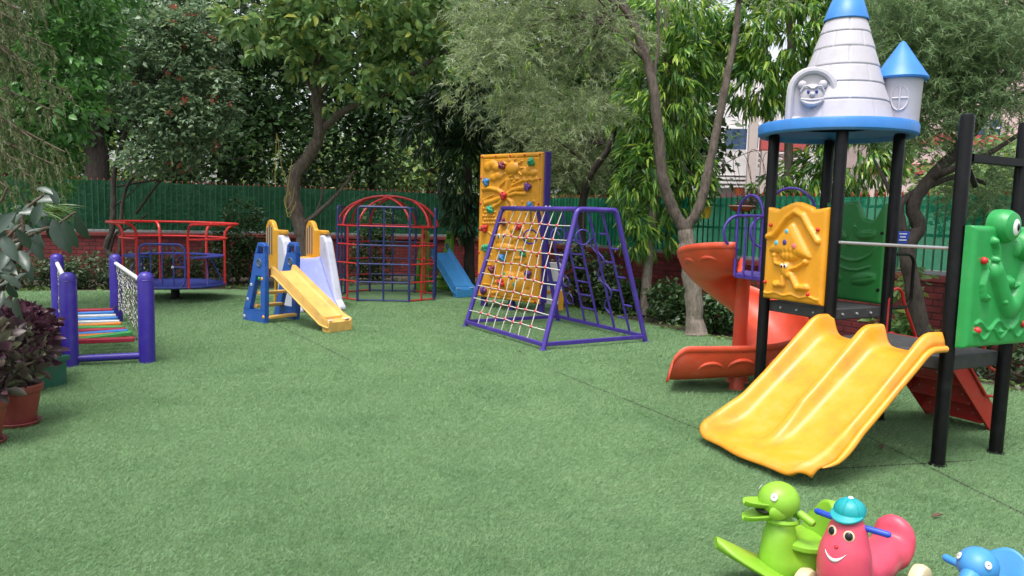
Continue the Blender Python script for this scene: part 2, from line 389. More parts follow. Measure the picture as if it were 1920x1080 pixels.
# ---------------------------------------------------------------- brick wall and green fence
def wall_line(a, b, mat_net, lw, lf, top):
    a, b = V(*a, 0), V(*b, 0); L = (b-a).length; rz = math.atan2(b.y-a.y, b.x-a.x)
    wl = thing('brick_wall', lw, 'wall', a); wl.rotation_euler.z = rz
    f = MB().box((L/2, 0, .45), (L, .22, .9)).build('brick_face', 'brick', smooth=0); f.parent = wl
    c = MB().box((L/2, 0, .942), (L, .30, .08)).build('coping', 'coping', smooth=0, bevel=.008); c.parent = wl
    fe = thing('fence', lf, 'fence', a+Z_*.985); fe.rotation_euler.z = rz
    rr = random.Random(int(L*10)); h = top-.985
    ph = [rr.uniform(0, 6) for _ in range(4)]
    def net(u, v):
        x = u*L; z = .06+(h-.06)*v
        y = .007*math.sin(x*2*math.pi/.23+.5*math.sin(x*.9+ph[0]))+.025*math.sin(x*1.3+ph[1]+2*v)+.012*math.sin(x*4.1+ph[2])
        return V(x, -.05+y, z+.012*math.sin(x*2.3+ph[3])*v)
    nb = MB().grid(net, int(L/.028), 8).build('shade_net', mat_net, smooth=180); nb.parent = fe
    mb = MB(); tips = MB(); x = .05
    while x < L:
        mb.box((x, -.092, h/2+.03), (.020 if mat_net == 'net_near' else .015, .012, h-.06)); hh = rr.uniform(.03, .06)*(1 if mat_net == 'net_near' else .45)
        tips.lathe([(.010, -.01), (.014, hh*.5), (.002, hh+.02)], (x, -.092, h), 5); x += .115*rr.uniform(.9, 1.12)
    q = mb.build('picket_panel', 'picket_green', smooth=0); q.parent = fe
    q = tips.build('picket_tip', 'tip_red', smooth=0); q['kind'] = 'stuff'; q.parent = fe
    for z in (.5, h-.14):
        q = MB().box((L/2, .09, z), (L, .03, .04)).build('rail', 'picket_green', smooth=0); q.parent = fe
    q = MB().box((L/2, -.06, .03), (L, .05, .055)).build('bottom_rail', 'kerb_rail', smooth=0, bevel=.006); q.parent = fe
    return wl
wall_line((-16, 12.94), (-1.2, 19.7), 'net_shaded', 'long low red painted brick wall behind the merry-go-round and dome', 'shade-darkened green net fence on the wall behind the merry-go-round and dome', 2.1)
wall_line((-1.1, 19.55), (9.6, 3.07), 'net_near', 'low red brick wall behind the castle tower and purple climbing frame', 'bright emerald net fence with red tips behind the castle tower', 1.99)

# ---------------------------------------------------------------- castle play tower
pF, pN, pE, pR = V(2.46, 5.73, 0), V(2.90, 4.90, 0), V(3.49, 5.21, 0), V(3.05, 6.04, 0)
pL, pB = V(2.15, 6.32, 0), V(2.74, 6.63, 0)
dE = (pE-pN).normalized(); nE = V(dE.y, -dE.x, 0)          # along and out of the front faces
dL = (pL-pF).normalized(); nL = -dE                         # F->L edge, outward left
T = thing('castle_tower', 'castle-roofed play tower on black posts with yellow and green panels', 'play tower', V(2.6, 6.18, 0))
tx = V(2.6, 6.18, 0)
def post(p, h, parent=T, r=.045, cap=True):
    mb = MB(); pr_ = [(r*1.25, 0), (r*1.25, .012), (r, .014), (r, h-.03), (r*.9, h-.008), (r*.5, h), (0.001, h+.003)]
    return mb.lathe(pr_, p, 20).build('post', 'black_paint', parent)
for p_ in (pF, pL, pB, pR): post(p_, 2.33)
for p_ in (pN, pE): post(p_, 2.33)
# decks
def deck(corners, z, t, parent=T):
    c = sum(corners, V(0, 0, 0))/4
    cs = [p+(c-p).normalized()*.03 for p in corners]
    mb = MB(); vs = [p+Z_*(z-t) for p in cs]+[p+Z_*z for p in cs]
    mb.add(vs, [(3, 2, 1, 0), (4, 5, 6, 7)]+[(i, (i+1) % 4, 4+(i+1) % 4, 4+i) for i in range(4)])
    return mb.build('deck', 'deck_black', parent, bevel=.01)
d1_ = deck([pF, pR, pB, pL], .94, .09); d2_ = deck([pN, pE, pR, pF], .735, .10)
for (a, b) in ((pL, pF), (pF, pR)):
    for k in range(3):
        c = a+(b-a)*(.25+.25*k)+Z_*.895; nrm = V((b-a).y, -(b-a).x, 0).normalized()
        MB().cyl(c-nrm*.02, c-nrm*.008, .009, 8).build('deck_bolt', 'steel', d1_)
# roof: rim, cone, turret, dormer
tc_ = V(2.60, 6.18, 0)
MB().lathe([(.30, 2.375), (.52, 2.335), (.54, 2.30), (.588, 2.30), (.603, 2.315), (.605, 2.375), (.595, 2.395), (.40, 2.415), (.1, 2.42)], tc_, 64).build('roof_rim', 'roof_blue', T)
axc = tc_+V(.02, 0, 0)
prof = [(2.405, .40), (2.55, .365), (2.72, .305), (2.95, .238), (3.23, .15)]
def conr(z):
    for (z0, r0), (z1, r1) in zip(prof, prof[1:]):
        if z <= z1: return r0+(r1-r0)*(z-z0)/(z1-z0)
    return .15*(3.62-z)/(3.62-3.23)
courses = [2.405, 2.56, 2.70, 2.84, 2.985, 3.11, 3.24]
def cone(u, v):
    z = 2.405+v*(3.235-2.405); r = conr(z); g_ = 0
    for i, zc in enumerate(courses[1:-1]): g_ = max(g_, math.exp(-((z-zc)/.0055)**2))
    k = max(i for i in range(len(courses)) if courses[i] <= z+1e-6); nb_ = 6
    a = u*nb_+(.5 if k % 2 else 0)+.22; f = abs(a-round(a))/nb_*2*math.pi*r
    g_ = max(g_, math.exp(-(f/.0065)**2)); r = r-.0048*g_+.012*(1-(z-courses[k])/.14)*.5
    an = 2*math.pi*u
    return axc+V(r*math.cos(an), r*math.sin(an), z)
MB().grid(cone, 288, 150, True).build('roof_cone', 'castle_grey', T, smooth=60)
MB().lathe([(.166, 3.215), (.17, 3.222), (.163, 3.25), (.125, 3.36), (.122, 3.362), (.07, 3.50), (.066, 3.502), (.02, 3.63), (0.001, 3.65)], axc, 40).build('cone_tip', 'roof_blue', T)
tu = axc+V(.455, -.03, 0)
tur = MB().lathe([(.155, 2.40), (.158, 2.43), (.168, 2.76), (.172, 2.775)], tu, 40).build('turret', 'castle_grey', T)
MB().lathe([(.10, 2.758), (.203, 2.76), (.209, 2.774), (.20, 2.788), (.144, 2.872), (.141, 2.875), (.088, 2.958), (.085, 2.961), (.02, 3.06), (.001, 3.072)], tu, 40).build('turret_roof', 'roof_blue', tur)
mb = MB(); fa = V(-.42, -.91, 0).normalized(); fs_ = V(-fa.y, fa.x, 0)
wc = tu+fa*.160+Z_*2.60
el = [wc+fs_*(.060*math.cos(a))+Z_*(.095*math.sin(a))-fa*(.012*math.cos(a)**2) for a in [2*math.pi*i/28 for i in range(28)]]
mb.tube(el, .010, 6, closed=True); mb.tube([wc-Z_*.092+fa*.002, wc+Z_*.092+fa*.006], .010, 6); mb.tube([wc-fs_*.052-fa*.008, wc+fa*.004, wc+fs_*.058-fa*.008], .010, 6)
mb.build('turret_window', 'castle_grey', tur)
# buttress between cone and turret
MB().prism([(0, 0), (.30, 0), (.30, .30), (.22, .36), (.14, .30), (.10, .18)], axc+V(.2, -.06, 2.405), X_, Z_, Y_, .09).build('buttress', 'castle_grey', T, bevel=.015)
# dormer with the face
fd = V(-.30, -.954, 0).normalized(); sd_ = V(-fd.y, fd.x, 0)     # sd_: to the right when seen from the front
dc = axc+V(-.315, -.205, 2.405)
def arch(wd, h, n=14): return [(-wd, 0), (wd, 0)]+[(wd*math.cos(math.pi*i/n), (h-wd)+wd*math.sin(math.pi*i/n)) for i in range(n+1)]
outer = arch(.18, .40)
mb = MB(); bk = .30
k = len(outer)
mb.prism(outer, dc-fd*bk, sd_, Z_, fd, bk)
dorm = mb.build('dormer', 'castle_grey', T, bevel=.02)
mb = MB(); mb.tube([dc+sd_*a+Z_*b+fd*.01 for a, b in [(-.160, 0)]+[(.160*math.cos(math.pi-math.pi*i/14), .222+.160*math.sin(math.pi*i/14)) for i in range(15)]+[(.160, 0)]], .028, 8)
mb.tube([dc+sd_*a+Z_*b for a, b in ((-.175, .012), (.175, .012))], .02, 8)
mb.build('dormer_frame', 'castle_grey', dorm)
hd = dc+Z_*.185+fd*.02
mb = MB(); mb.ell(hd, (.088, .04, .092), ax=(sd_, fd, Z_))
for s in (-1, 1):
    mb.ell(hd+sd_*s*.075+Z_*.085, (.034, .025, .034), 12, 8, ax=(sd_, fd, Z_))
    mb.tube([hd+sd_*s*.084+Z_*.03+fd*.018, hd+sd_*s*.062+Z_*.066+fd*.03, hd+sd_*s*.034+Z_*.070+fd*.036, hd+sd_*s*.004+Z_*.048+fd*.042], .009, 6)
mb.tube([hd+sd_*(.085*q)+Z_*(-.030-.040*(1-q*q)+.0)+fd*(.05-.02*q*q) for q in [k/6 for k in range(-6, 7)]], [.008+.012*(1-(k/6)**2) for k in range(-6, 7)], 8); mb.tube([hd+sd_*(.078*q)+Z_*(-.028-.012*(1-q*q))+fd*(.056-.022*q*q) for q in [k/6 for k in range(-6, 7)]], .011, 8); mb.ell(hd+Z_*.002+fd*.05, (.022, .025, .02), 10, 8, ax=(sd_, fd, Z_))
face = mb.build('animal_face', 'castle_grey', dorm)
for s in (-1, 1):
    e = hd+sd_*s*.03+Z_*.025+fd*.04
    MB().ell(e, (.011, .006, .015), 10, 8, ax=(sd_, fd, Z_)).ell(e+fd*.004, (.006, .005, .008), 8, 6, ax=(sd_, fd, Z_)).build('eye', 'eye_blue', dorm)

# moulded panels --------------------------------------------------
def bolt(p, n, parent, r=.016, mat='bolt_red'):
    MB().ell(p, (r, r*1.1, r), 10, 6, ax=(n.cross(Z_), n, Z_)).build('bolt', mat, parent)
def panel_yellow():
    a = pL+dL*-.02+nL*.015; b = pF+nL*.015
    ex = (pF-pL).normalized(); w_, h_ = .60, .765; ez = V(ex.y, -ex.x, 0)
    o = pL+ex*.035+ez*.02+Z_*.965
    fx = lambda x, y: ((x-530)/340*w_, (620-y)/540*(h_+.03))           # photograph marks -> panel metres
    wv = [fx(*q) for q in ((545, 270), (580, 262), (610, 225), (650, 165), (700, 128), (745, 150), (785, 215), (835, 284))]
    wb = [fx(540+i*12, 585+6*math.sin(i*.8)) for i in range(27)]
    pts = lambda *q: [fx(*k) for k in q]
    tri = [fx(565, 345), fx(800, 372), fx(690, 190)]
    st = [(wv, .026, .03), (wb, .010, .012), (pts((598, 375), (606, 415), (650, 425)), .017, .026), (pts((772, 400), (730, 430), (700, 440)), .017, .026),
          (pts((655, 490), (655, 530), (610, 530)), .026, .032), (pts((700, 470), (738, 540), (785, 530)), .026, .032), (pts((655, 445), (690, 475)), .03, .035)]
    c1 = fx(598, 372); c2 = fx(775, 396)
    caps = [(*fx(685, 365), .10, .05, .036), (*fx(672, 445), .052, .075, .04), (*c1, .025, .025, .03), (*c2, .027, .027, .03), (*fx(620, 535), .05, .024, .035), (*fx(770, 535), .06, .026, .035)]
    def fn(x, y):
        z = 0
        for p_, wd, h in st: z = max(z, strokeb(x, y, p_, wd, h))
        for cx, cy, rx, ry, h in caps: z = max(z, capb(x, y, cx, cy, rx, ry, h))
        (x0, y0), (x1, y1), (x2, y2) = tri
        e_ = [((bx-ax)*(y-ay)-(by-ay)*(x-ax))/math.hypot(bx-ax, by-ay) for ax, ay, bx, by in ((x0, y0, x1, y1), (x1, y1, x2, y2), (x2, y2, x0, y0))]
        q = -math.log(sum(math.exp(-t/.014) for t in e_))*.014
        if q > -.012: z = max(z, .04*math.sqrt(max(0, 1-max(0, 1-(q+.012)/.06)**2)))
        if abs(y-fx(0, 365)[1]) < .05: z += .004*math.sin(x*150) if capb(x, y, *fx(685, 365), .10, .05, 1) else 0
        return z
    top = lambda x: h_-.02+.055*math.exp(-((x-w_*.5)/.13)**2)+.012*math.cos((x/w_-.5)*4*math.pi)*(1 if abs(x/w_-.5) > .25 else 0)
    p_ = MB().relief(w_, h_, fn, o, ex, Z_, ez, .05, 84, 108, top, .035).build('front_panel', 'yellow_plastic', T, smooth=60)
    tag(p_, 'yellow panel with a moulded mushroom figure')
    for (q, mt, rr_) in (((618, 303), 'dot_cyan', .02), ((668, 297), 'dot_violet', .021), ((722, 315), 'dot_pink', .022), ((675, 237), 'dot_cyan', .018)):
        x, y = fx(*q); MB().ell(o+ex*x+Z_*y+ez*(.05+fn(x, y)), (rr_, .007, rr_*1.1), 14, 8, ax=(ex, ez, Z_)).build('dot', mt, p_)
    for q in ((657, 427), (681, 425)):
        x, y = fx(*q); c = o+ex*x+Z_*y+ez*(.05+fn(x, y))
        e = MB().ell(c, (.016, .009, .020), 12, 8, ax=(ex, ez, Z_)).build('eye', 'white_plastic', p_)
    for q in ((659, 430), (679, 428)):
        x, y = fx(*q); MB().ell(o+ex*x+Z_*y+ez*(.058+fn(x, y)), (.008, .006, .012), 8, 6, ax=(ex, ez, Z_)).build('pupil', 'eye_black', p_)
    for q in ((562, 205), (830, 222), (530, 528), (800, 568)):
        x, y = fx(*q); bolt(o+ex*min(max(x, .03), w_-.03)+Z_*y+ez*.055, ez, p_)
panel_yellow()
def panel_green():
    ex = (pR-pB).normalized(); ez = V(ex.y, -ex.x, 0)
    if ez.y > 0: ez = -ez
    w_, h_ = .60, .83; o = pB+ex*.04+Z_*.955
    leafs = [((.10, .60), (.24, .52)), ((.33, .55), (.52, .57)), ((.05, .22), (.22, .17)), ((.30, .17), (.55, .22))]
    swirl = [(.08+.44*i/14, .46-.12*math.sin(math.pi*i/14)**.6) for i in range(15)]
    sw2 = [(.14+.34*i/10, .30-.04*math.sin(math.pi*i/10)) for i in range(11)]
    def fn(x, y):
        z = max(strokeb(x, y, swirl, .012, .012), strokeb(x, y, sw2, .010, .012))
        for (a, b) in leafs:
            cx, cy = (a[0]+b[0])/2, (a[1]+b[1])/2; dx, dy = b[0]-a[0], b[1]-a[1]; L = math.hypot(dx, dy)
            z = max(z, capb(x, y, cx, cy, L/2, L*.2, .022, math.atan2(dy, dx))-strokeb(x, y, [a, b], .005, .006))
        z = max(z, strokeb(x, y, [(.27, .48), (.28, .56), (.31, .63)], .016, .02))
        return z
    top = lambda x: h_-.14*math.exp(-((x-w_*.72)/.10)**4)-.015*math.sin(x/w_*9)
    p_ = MB().relief(w_, h_, fn, o, ex, Z_, ez, .045, 60, 80, top, .03).build('rear_panel', 'panel_green', T, smooth=60)
    tag(p_, 'dark green panel with moulded leaves')
    for (x, y) in ((.03, .60), (.57, .58), (.57, .12), (.03, .12)): bolt(o+ex*x+Z_*y+ez*.045, ez, p_, .014, 'black_paint')
panel_green()
def panel_frog():
    ex = dE; ez = nE; w_, h_ = .84, .80; o = pN+dE*-.012+nE*.055+Z_*.815
    # frog drawn in panel metres
    mouth = [(.30+.44*i/16, .50-.24*math.sin(math.pi*(i/16)**1.15)) for i in range(17)]
    lip = [(.30, .56), (.36, .50), (.46, .43), (.56, .40), (.66, .42), (.72, .45), (.78, .40)]
    lipu = [(.24, .70), (.29, .66), (.31, .60), (.33, .55)]
    arm1 = [(.17, .50), (.14, .42), (.16, .34), (.22, .33)]; arm2 = [(.66, .26), (.64, .16), (.58, .12)]
    w1 = [(.10+.7*i/30, .09+.035*math.cos(i*.62)) for i in range(31)]; w2 = [(.10+.7*i/30, .145+.03*math.sin(i*.55+.6)) for i in range(31)]
    fing = [[(.17, .50), (.13+.035*k, .57)] for k in range(3)]+[[(.66, .26), (.64+.035*k, .31)] for k in range(3)]
    def fn(x, y):
        z = 0; x = x/.82
        for p_, wd, h in ((mouth, .075, .05), (lip, .014, .026), (lipu, .022, .03), (arm1, .024, .03), (arm2, .026, .03), (w1, .012, .015), (w2, .012, .015)): z = max(z, strokeb(x, y, p_, wd, h))
        for f in fing: z = max(z, strokeb(x, y, f, .013, .02))
        for cx, cy, rx, ry, h in ((.24, .70, .03, .03, .04), (.27, .58, .026, .026, .045), (.40, .30, .022, .022, .06), (.66, .33, .022, .022, .06), (.56, .66, .035, .065, .04), (.50, .43, .06, .04, .04), (.10, .11, .02, .02, .028), (.45, .10, .018, .018, .026)):
            z = max(z, capb(x, y, cx, cy, rx, ry, h))
        return z
    p_ = MB().relief(w_, h_, fn, o, ex, Z_, ez, .07, 120, 96, None, .035).build('front_panel', 'frog_green', T, smooth=60)
    tag(p_, 'green panel with a moulded frog face')
    for (x, y, rr_) in ((.325, .80, .112), (.56, .675, .105)):
        c = o+ex*x+Z_*y
        e = MB().lathe([(rr_*.98, -.0), (rr_, .03), (rr_*.97, .085), (rr_*.8, .118), (rr_*.45, .132), (.001, .136)], c, 28, ez).build('eye_bulge', 'frog_green', p_)
        c2 = c+ez*.128+ex*.008-Z_*.005
        MB().ell(c2, (.042, .016, .056), 18, 10, ax=(ex, ez, Z_)).build('eyeball', 'white_plastic', e)
        MB().ell(c2+ez*.012+ex*.005, (.018, .008, .027), 14, 8, ax=(ex, ez, Z_)).build('pupil', 'eye_black', e)
    for (x, y) in ((.10, .575), (.09, .12), (.62, .14), (.76, .6)): bolt(o+ex*x+Z_*y+ez*.08, ez, p_, .024)
panel_frog()
# rails, overhead bar, handles
MB().cyl(pF+Z_*1.46, pN+Z_*1.46, .012, 10).build('guard_rail', 'rail_grey', T)
mb = MB(); mb.bar(pN+Z_*2.05+dE*.05, pE+Z_*2.05, .075, .05); mb.bar(pN+Z_*2.05+dE*.02, pN+Z_*2.05+dE*.10, .03, .03); mb.cyl(pN+dE*.07+Z_*1.97, pN+dE*.15+Z_*1.87, .018, 10)
mb.build('overhead_bar', 'black_paint', T)
hm = V(.94, .32, 0).normalized()
loop = [pR+Z_*1.37+hm*.04, pR+Z_*1.37+hm*.16]+arc(pR+Z_*1.29+hm*.17, .08, math.pi/2, 0, 6, hm, Z_)+arc(pR+Z_*1.02+hm*.16, .09, 0, -math.pi/2, 6, hm, Z_)+[pR+Z_*.93+hm*.04]
MB().tube(loop, .014, 8).build('grab_handle', 'black_paint', T)
sg = MB().box(pR+Z_*1.505+hm*.09-Y_*.03, (.12, .008, .10), (hm, V(-hm.y, hm.x, 0), V(.2, 0, 1).normalized())).build('notice_plate', 'sign_blue', T, bevel=.003)
for k in range(3):
    MB().box(pR+Z_*(1.535-.025*k)+hm*(.09)-Y_*.036, (.075-.02*(k % 2), .003, .008), (hm, V(-hm.y, hm.x, 0), V(.2, 0, 1).normalized())).build('notice_mark', 'white_plastic', sg)
# double slide
hS = V(-.915, -.404, 0).normalized(); wS = V(-hS.y, hS.x, 0); wS = wS if wS.y > 0 else -wS   # wS towards the far side
oS = pF+(pN-pF)*.5+hS*.03; wd = 1.0
def slide_z(s):
    # s horizontal metres from the deck edge
    if s < .10: return .745
    if s < .24: t = (s-.10)/.14; return .745-.07*t*t
    if s < .78: return .675-(s-.24)*.83
    t = min(1, (s-.78)/.26); return .2268-.2158*(t-.5*t*t)-.012*max(0, s-1.04)/.2
def slide_cs(v):
    # cross section: v 0..1 across; returns (offset, height factor): two troughs, three ridges
    x = v
    def bump_(c, w0): d = abs(x-c)/w0; return 1/(1+d**4)
    return max(bump_(0.035, .060), bump_(.965, .060), .92*bump_(.5, .052))
def dslide(u, v):
    s_end = 1.225-.11*abs(2*v-1)**7+.014*math.cos(v*4*math.pi)
    s = u*s_end; z0 = slide_z(s); k = slide_cs(v)
    hgt = .165 if s < .12 else .165-.035*min(1, (s-.12)/.5)
    e = s_end-s
    fade = 1 if e > .30 else .30+.70*(max(0, e/.30)**2*(3-2*max(0, e/.30)))
    mid = abs(v-.5) < .2
    if mid: fade = 1 if e > .52 else max(0, min(1, (e-.14)/.38))
    z = z0+k*hgt*fade
    if e < .06: z -= .05*(1-e/.06)**2
    edge = min(v, 1-v)
    if edge < .034: z -= (1-edge/.034)**1.3*(.085*(fade*.85))       # rolled outer lip
    wide = wd*(1+.05*u)
    off = (v-.5)*wide*(1+.06*max(0, 1-abs(e-.16)/.22))
    return oS+hS*s+wS*off+Z_*max(z, .018)
sl = MB().grid(dslide, 90, 96).build('double_slide', 'slide_yellow', T, smooth=80, solid=.028)
mb = MB()
for sgn in (-1, 1):
    pp = []
    for i in range(41):
        s = 1.06*i/40; hg = .165 if s < .12 else .165-.035*min(1, (s-.12)/.5); e = 1.115-s; fd_ = 1 if e > .30 else .30+.70*((e/.30)**2*(3-2*e/.30))
        pp.append(oS+hS*s+wS*(sgn*(wd/2*(1+.05*s/1.2)*(1+.06*max(0, 1-abs(e-.16)/.22))+.004))+Z_*(slide_z(s)+hg*fd_*.35))
    MB().tube(pp, [.022 if i < 34 else .022-.0025*(i-33) for i in range(41)], 10).build('slide_lip', 'slide_yellow', sl)
# purple landing and rail to the spiral
cs_ = V(2.28, 7.35, 0); t0 = R(245)
po = cs_+V(math.cos(t0), math.sin(t0), 0)*.59; pi_ = cs_+V(math.cos(t0), math.sin(t0), 0)*.09
mb = MB(); cor = [pL+V(.03, .04, 0), pB, pi_, po]
mb.add([c+Z_*1.085 for c in cor]+[c+Z_*1.125 for c in cor], [(3, 2, 1, 0), (4, 5, 6, 7)]+[(i, (i+1) % 4, 4+(i+1) % 4, 4+i) for i in range(4)])
land = mb.build('landing', 'climber_purple', T, bevel=.006)
def rail_frame(a, b):
    d = (b-a).normalized(); n_ = (b-a).length; mb = MB(); lp = V(-.97, -.22, 0)
    mb.tube([a+Z_*1.65, b+Z_*1.65]+arc(b+Z_*1.50-lp*.02, .15, math.pi/2, math.pi*1.5, 12, -lp, Z_)+[b+Z_*1.35], .013, 8)
    mb.tube([b+Z_*1.10, b+Z_*1.66], .014, 8)
    for k in (1, 2): q = a+(b-a)*(1-k/3); mb.tube([q+Z_*1.11, q+Z_*1.65], .011, 8)
    m_ = a+(b-a)*.52; mb.tube(arc(m_+Z_*1.65, n_*.46, 0, math.pi, 16, d, Z_*.85), .013, 8)
    mb.build('rail_frame', 'climber_purple', land)
rail_frame(pL+V(-.02, .05, 0), po); rail_frame(pB+V(-.02, .05, 0), pi_+V(.18, .03, 0))
# spiral slide
def smooth_at(x, xs, ys):
    k = max(i for i in range(len(xs)-1) if xs[i] <= x or i == 0); t = min(1, (x-xs[k])/(xs[k+1]-xs[k])); P = [ys[max(0, min(len(ys)-1, k+q))] for q in (-1, 0, 1, 2)]
    return .5*(2*P[1]+(P[2]-P[0])*t+(2*P[0]-5*P[1]+4*P[2]-P[3])*t*t+(3*P[1]-P[0]-3*P[2]+P[3])*t**3)
def spiral():
    st = []
    n1, n2 = 78, 18; th0, sweep = R(245), R(335)
    for i in range(n1+1):
        a = th0-sweep*i/n1; st.append((cs_, V(math.cos(a), math.sin(a), 0), i/n1*335, 0))
    for i in range(1, n2+1):
        st.append((cs_+V(-.83*i/n2, 0, 0), V(0, -1, 0), 335, i/n2))
    prof_ = [(.06, .13), (.065, .06), (.085, .02), (.13, .0), (.19, -.012), (.24, -.012)]
    def wall_r(f, b): return .26+.36*max(1e-4, math.sin(math.acos(max(-1, 1-min(1, f)))))**(1-.55*b)   # round trough, steeper towards the exit
    nst = len(st); mb = MB(); rows = []; out = []
    for i, (c, r, ang, ex) in enumerate(st):
        t = ang/335
        z = smooth_at(ang, (0, 40, 80, 135, 200, 245, 290, 335), (1.125, 1.09, 1.00, .78, .51, .37, .26, .19))
        z -= .07*ex**.8
        wall = smooth_at(ang, (0, 100, 200, 335), (.28, .28, .33, .29))
        wall += .035*ex
        if ex > .78: wall *= .10+.90*math.sqrt(max(0, 1-((ex-.78)/.22)**2))
        if ex > .85: z += .02*((ex-.85)/.15)**2
        inn = 1 if ex < .35 else max(0, 1-(ex-.35)/.45)
        row = []
        for (ro, zo) in prof_:
            zz = zo*(inn if ro < .13 and ex else 1) if ro < .13 else zo
            row.append(c+r*ro+Z_*(z+zz))
        b_ = max(0, min(1, (ang-150)/150))
        for k in range(1, 12):
            f = 1-math.cos(k/11*math.pi/2*.985); row.append(c+r*wall_r(f, b_)+Z_*(z-.012+(wall+.012)*f))
        row += [c+r*.638+Z_*(z+wall+.006), c+r*.652+Z_*(z+wall-.012), c+r*.648+Z_*(z+wall-.05), c+r*.63+Z_*(z+wall-.062)]
        row = [q+V(.20*(1-min(1, (q-c).to_2d().length/.62))*ex*ex, 0, 0) if ex else q for q in row]
        rows.append(row); out.append((c, r, z, wall, b_))
    k = len(rows[0])
    mb.add([p for row in rows for p in row], [(i*k+j, i*k+j+1, (i+1)*k+j+1, (i+1)*k+j) for i in range(nst-1) for j in range(k-1)])
    S = mb.build('spiral_slide', 'spiral_red', T, smooth=70, solid=.024)
    def scallop(i0, hw, zf, hh):
        pts = []
        for q in range(15):
            t = math.pi*q/14; i = min(max(i0-hw*math.cos(t), 0), nst-1.001); a, b = int(i), int(i)+1; f = i-a
            c, r, z, wl, b0 = out[a]; c2, r2, z2, w2, b1 = out[b]
            c = c+(c2-c)*f; r = (r+(r2-r)*f).normalized(); z += (z2-z)*f; wl += (w2-wl)*f
            h_ = wl*zf+hh*math.sin(t)-.012; pts.append(c+r*(wall_r((h_+.012)/(wl+.012), b0)+.022)+Z_*(z+h_))
        mb = MB(); mb.tube(pts, [.006+.016*math.sin(math.pi*q/14) for q in range(15)], 8); mb.build('scallop', 'spiral_red', S)
    scallop(n1-6, 4.2, .34, .075); scallop(n1+3.5, 2.6, .34, .075); scallop(n1+9.5, 2.4, .30, .07)
    scallop(6, 2.2, .40, .05); scallop(12, 2.0, .40, .05)
    MB().lathe([(.075, .30), (.068, .5), (.066, 1.02), (.09, 1.07), (.12, 1.09)], cs_, 24).lathe([(.12, .0), (.10, .02), (.085, .30)], cs_, 24).build('column', 'spiral_red', S)
    c, r, z, wl, b0 = out[n1+1]
    MB().lathe([(.075, 0), (.07, .02), (.06, z-.01)], c+r*.33+V(-.06, 0, 0), 20).build('support_foot', 'spiral_red', S)
spiral()
# red stair
sn = V(dE.x, dE.y, 0); a_near, b_near = V(3.30, 5.53, 0), V(3.87, 5.83, 0); acr = (pR-pE).normalized(); sw = .52
mb = MB(); lay = (b_near-a_near); Ls = lay.length; ld = lay.normalized()
stair = None
for k in range(4):
    x = Ls*(k+.5)/4; z = .735*(1-(k+1)/4.6)
for side in (0, 1):
    o = a_near+acr*(sw*side-.012)
    q = MB().prism([(0, .74), (.06, .74), (Ls+.06, .10), (Ls+.06, 0), (Ls-.06, 0), (0, .55)], o, ld, Z_, acr, .022).build('stringer', 'stair_red', T, bevel=.004)
mb = MB()
for k in range(4):
    x0 = Ls*k/4; z = .735-.165*(k+1)
    mb.box(a_near+ld*(x0+Ls/8+.02)+acr*sw/2+Z_*z, (Ls/4+.03, sw-.03, .025), (ld, acr, Z_))
    mb.box(a_near+ld*(x0+.015)+acr*sw/2+Z_*(z+.085), (.012, sw-.03, .16), (ld, acr, Z_))
stp = mb.build('stair_steps', 'stair_red', T, bevel=.003)
for k in range(4):
    for j in range(4): MB().ell(a_near+ld*(Ls*k/4+.008)+acr*(sw*(.15+.23*j))+Z_*(.735-.165*(k+1)+.06), .006, 6, 4).build('rivet', 'steel', stp)
for side in (0, 1):
    o = a_near+acr*(sw*side+(.02 if side else -.02)); mb = MB()
    top = [o+Z_*.62, o+Z_*.98]+arc(o+ld*.09+Z_*1.0, .09, math.pi, 0, 10, ld, Z_)+[o+ld*(Ls*.75)+Z_*.52, o+ld*(Ls+.05)+Z_*.44, o+ld*(Ls+.06)+Z_*.04]
    mb.tube(top, .014, 8); mb.tube([o+ld*.05+Z_*.72, o+ld*(Ls*.72)+Z_*.30, o+ld*(Ls+.05)+Z_*.26], .011, 8)
    mb.build('handrail', 'stair_red', T)
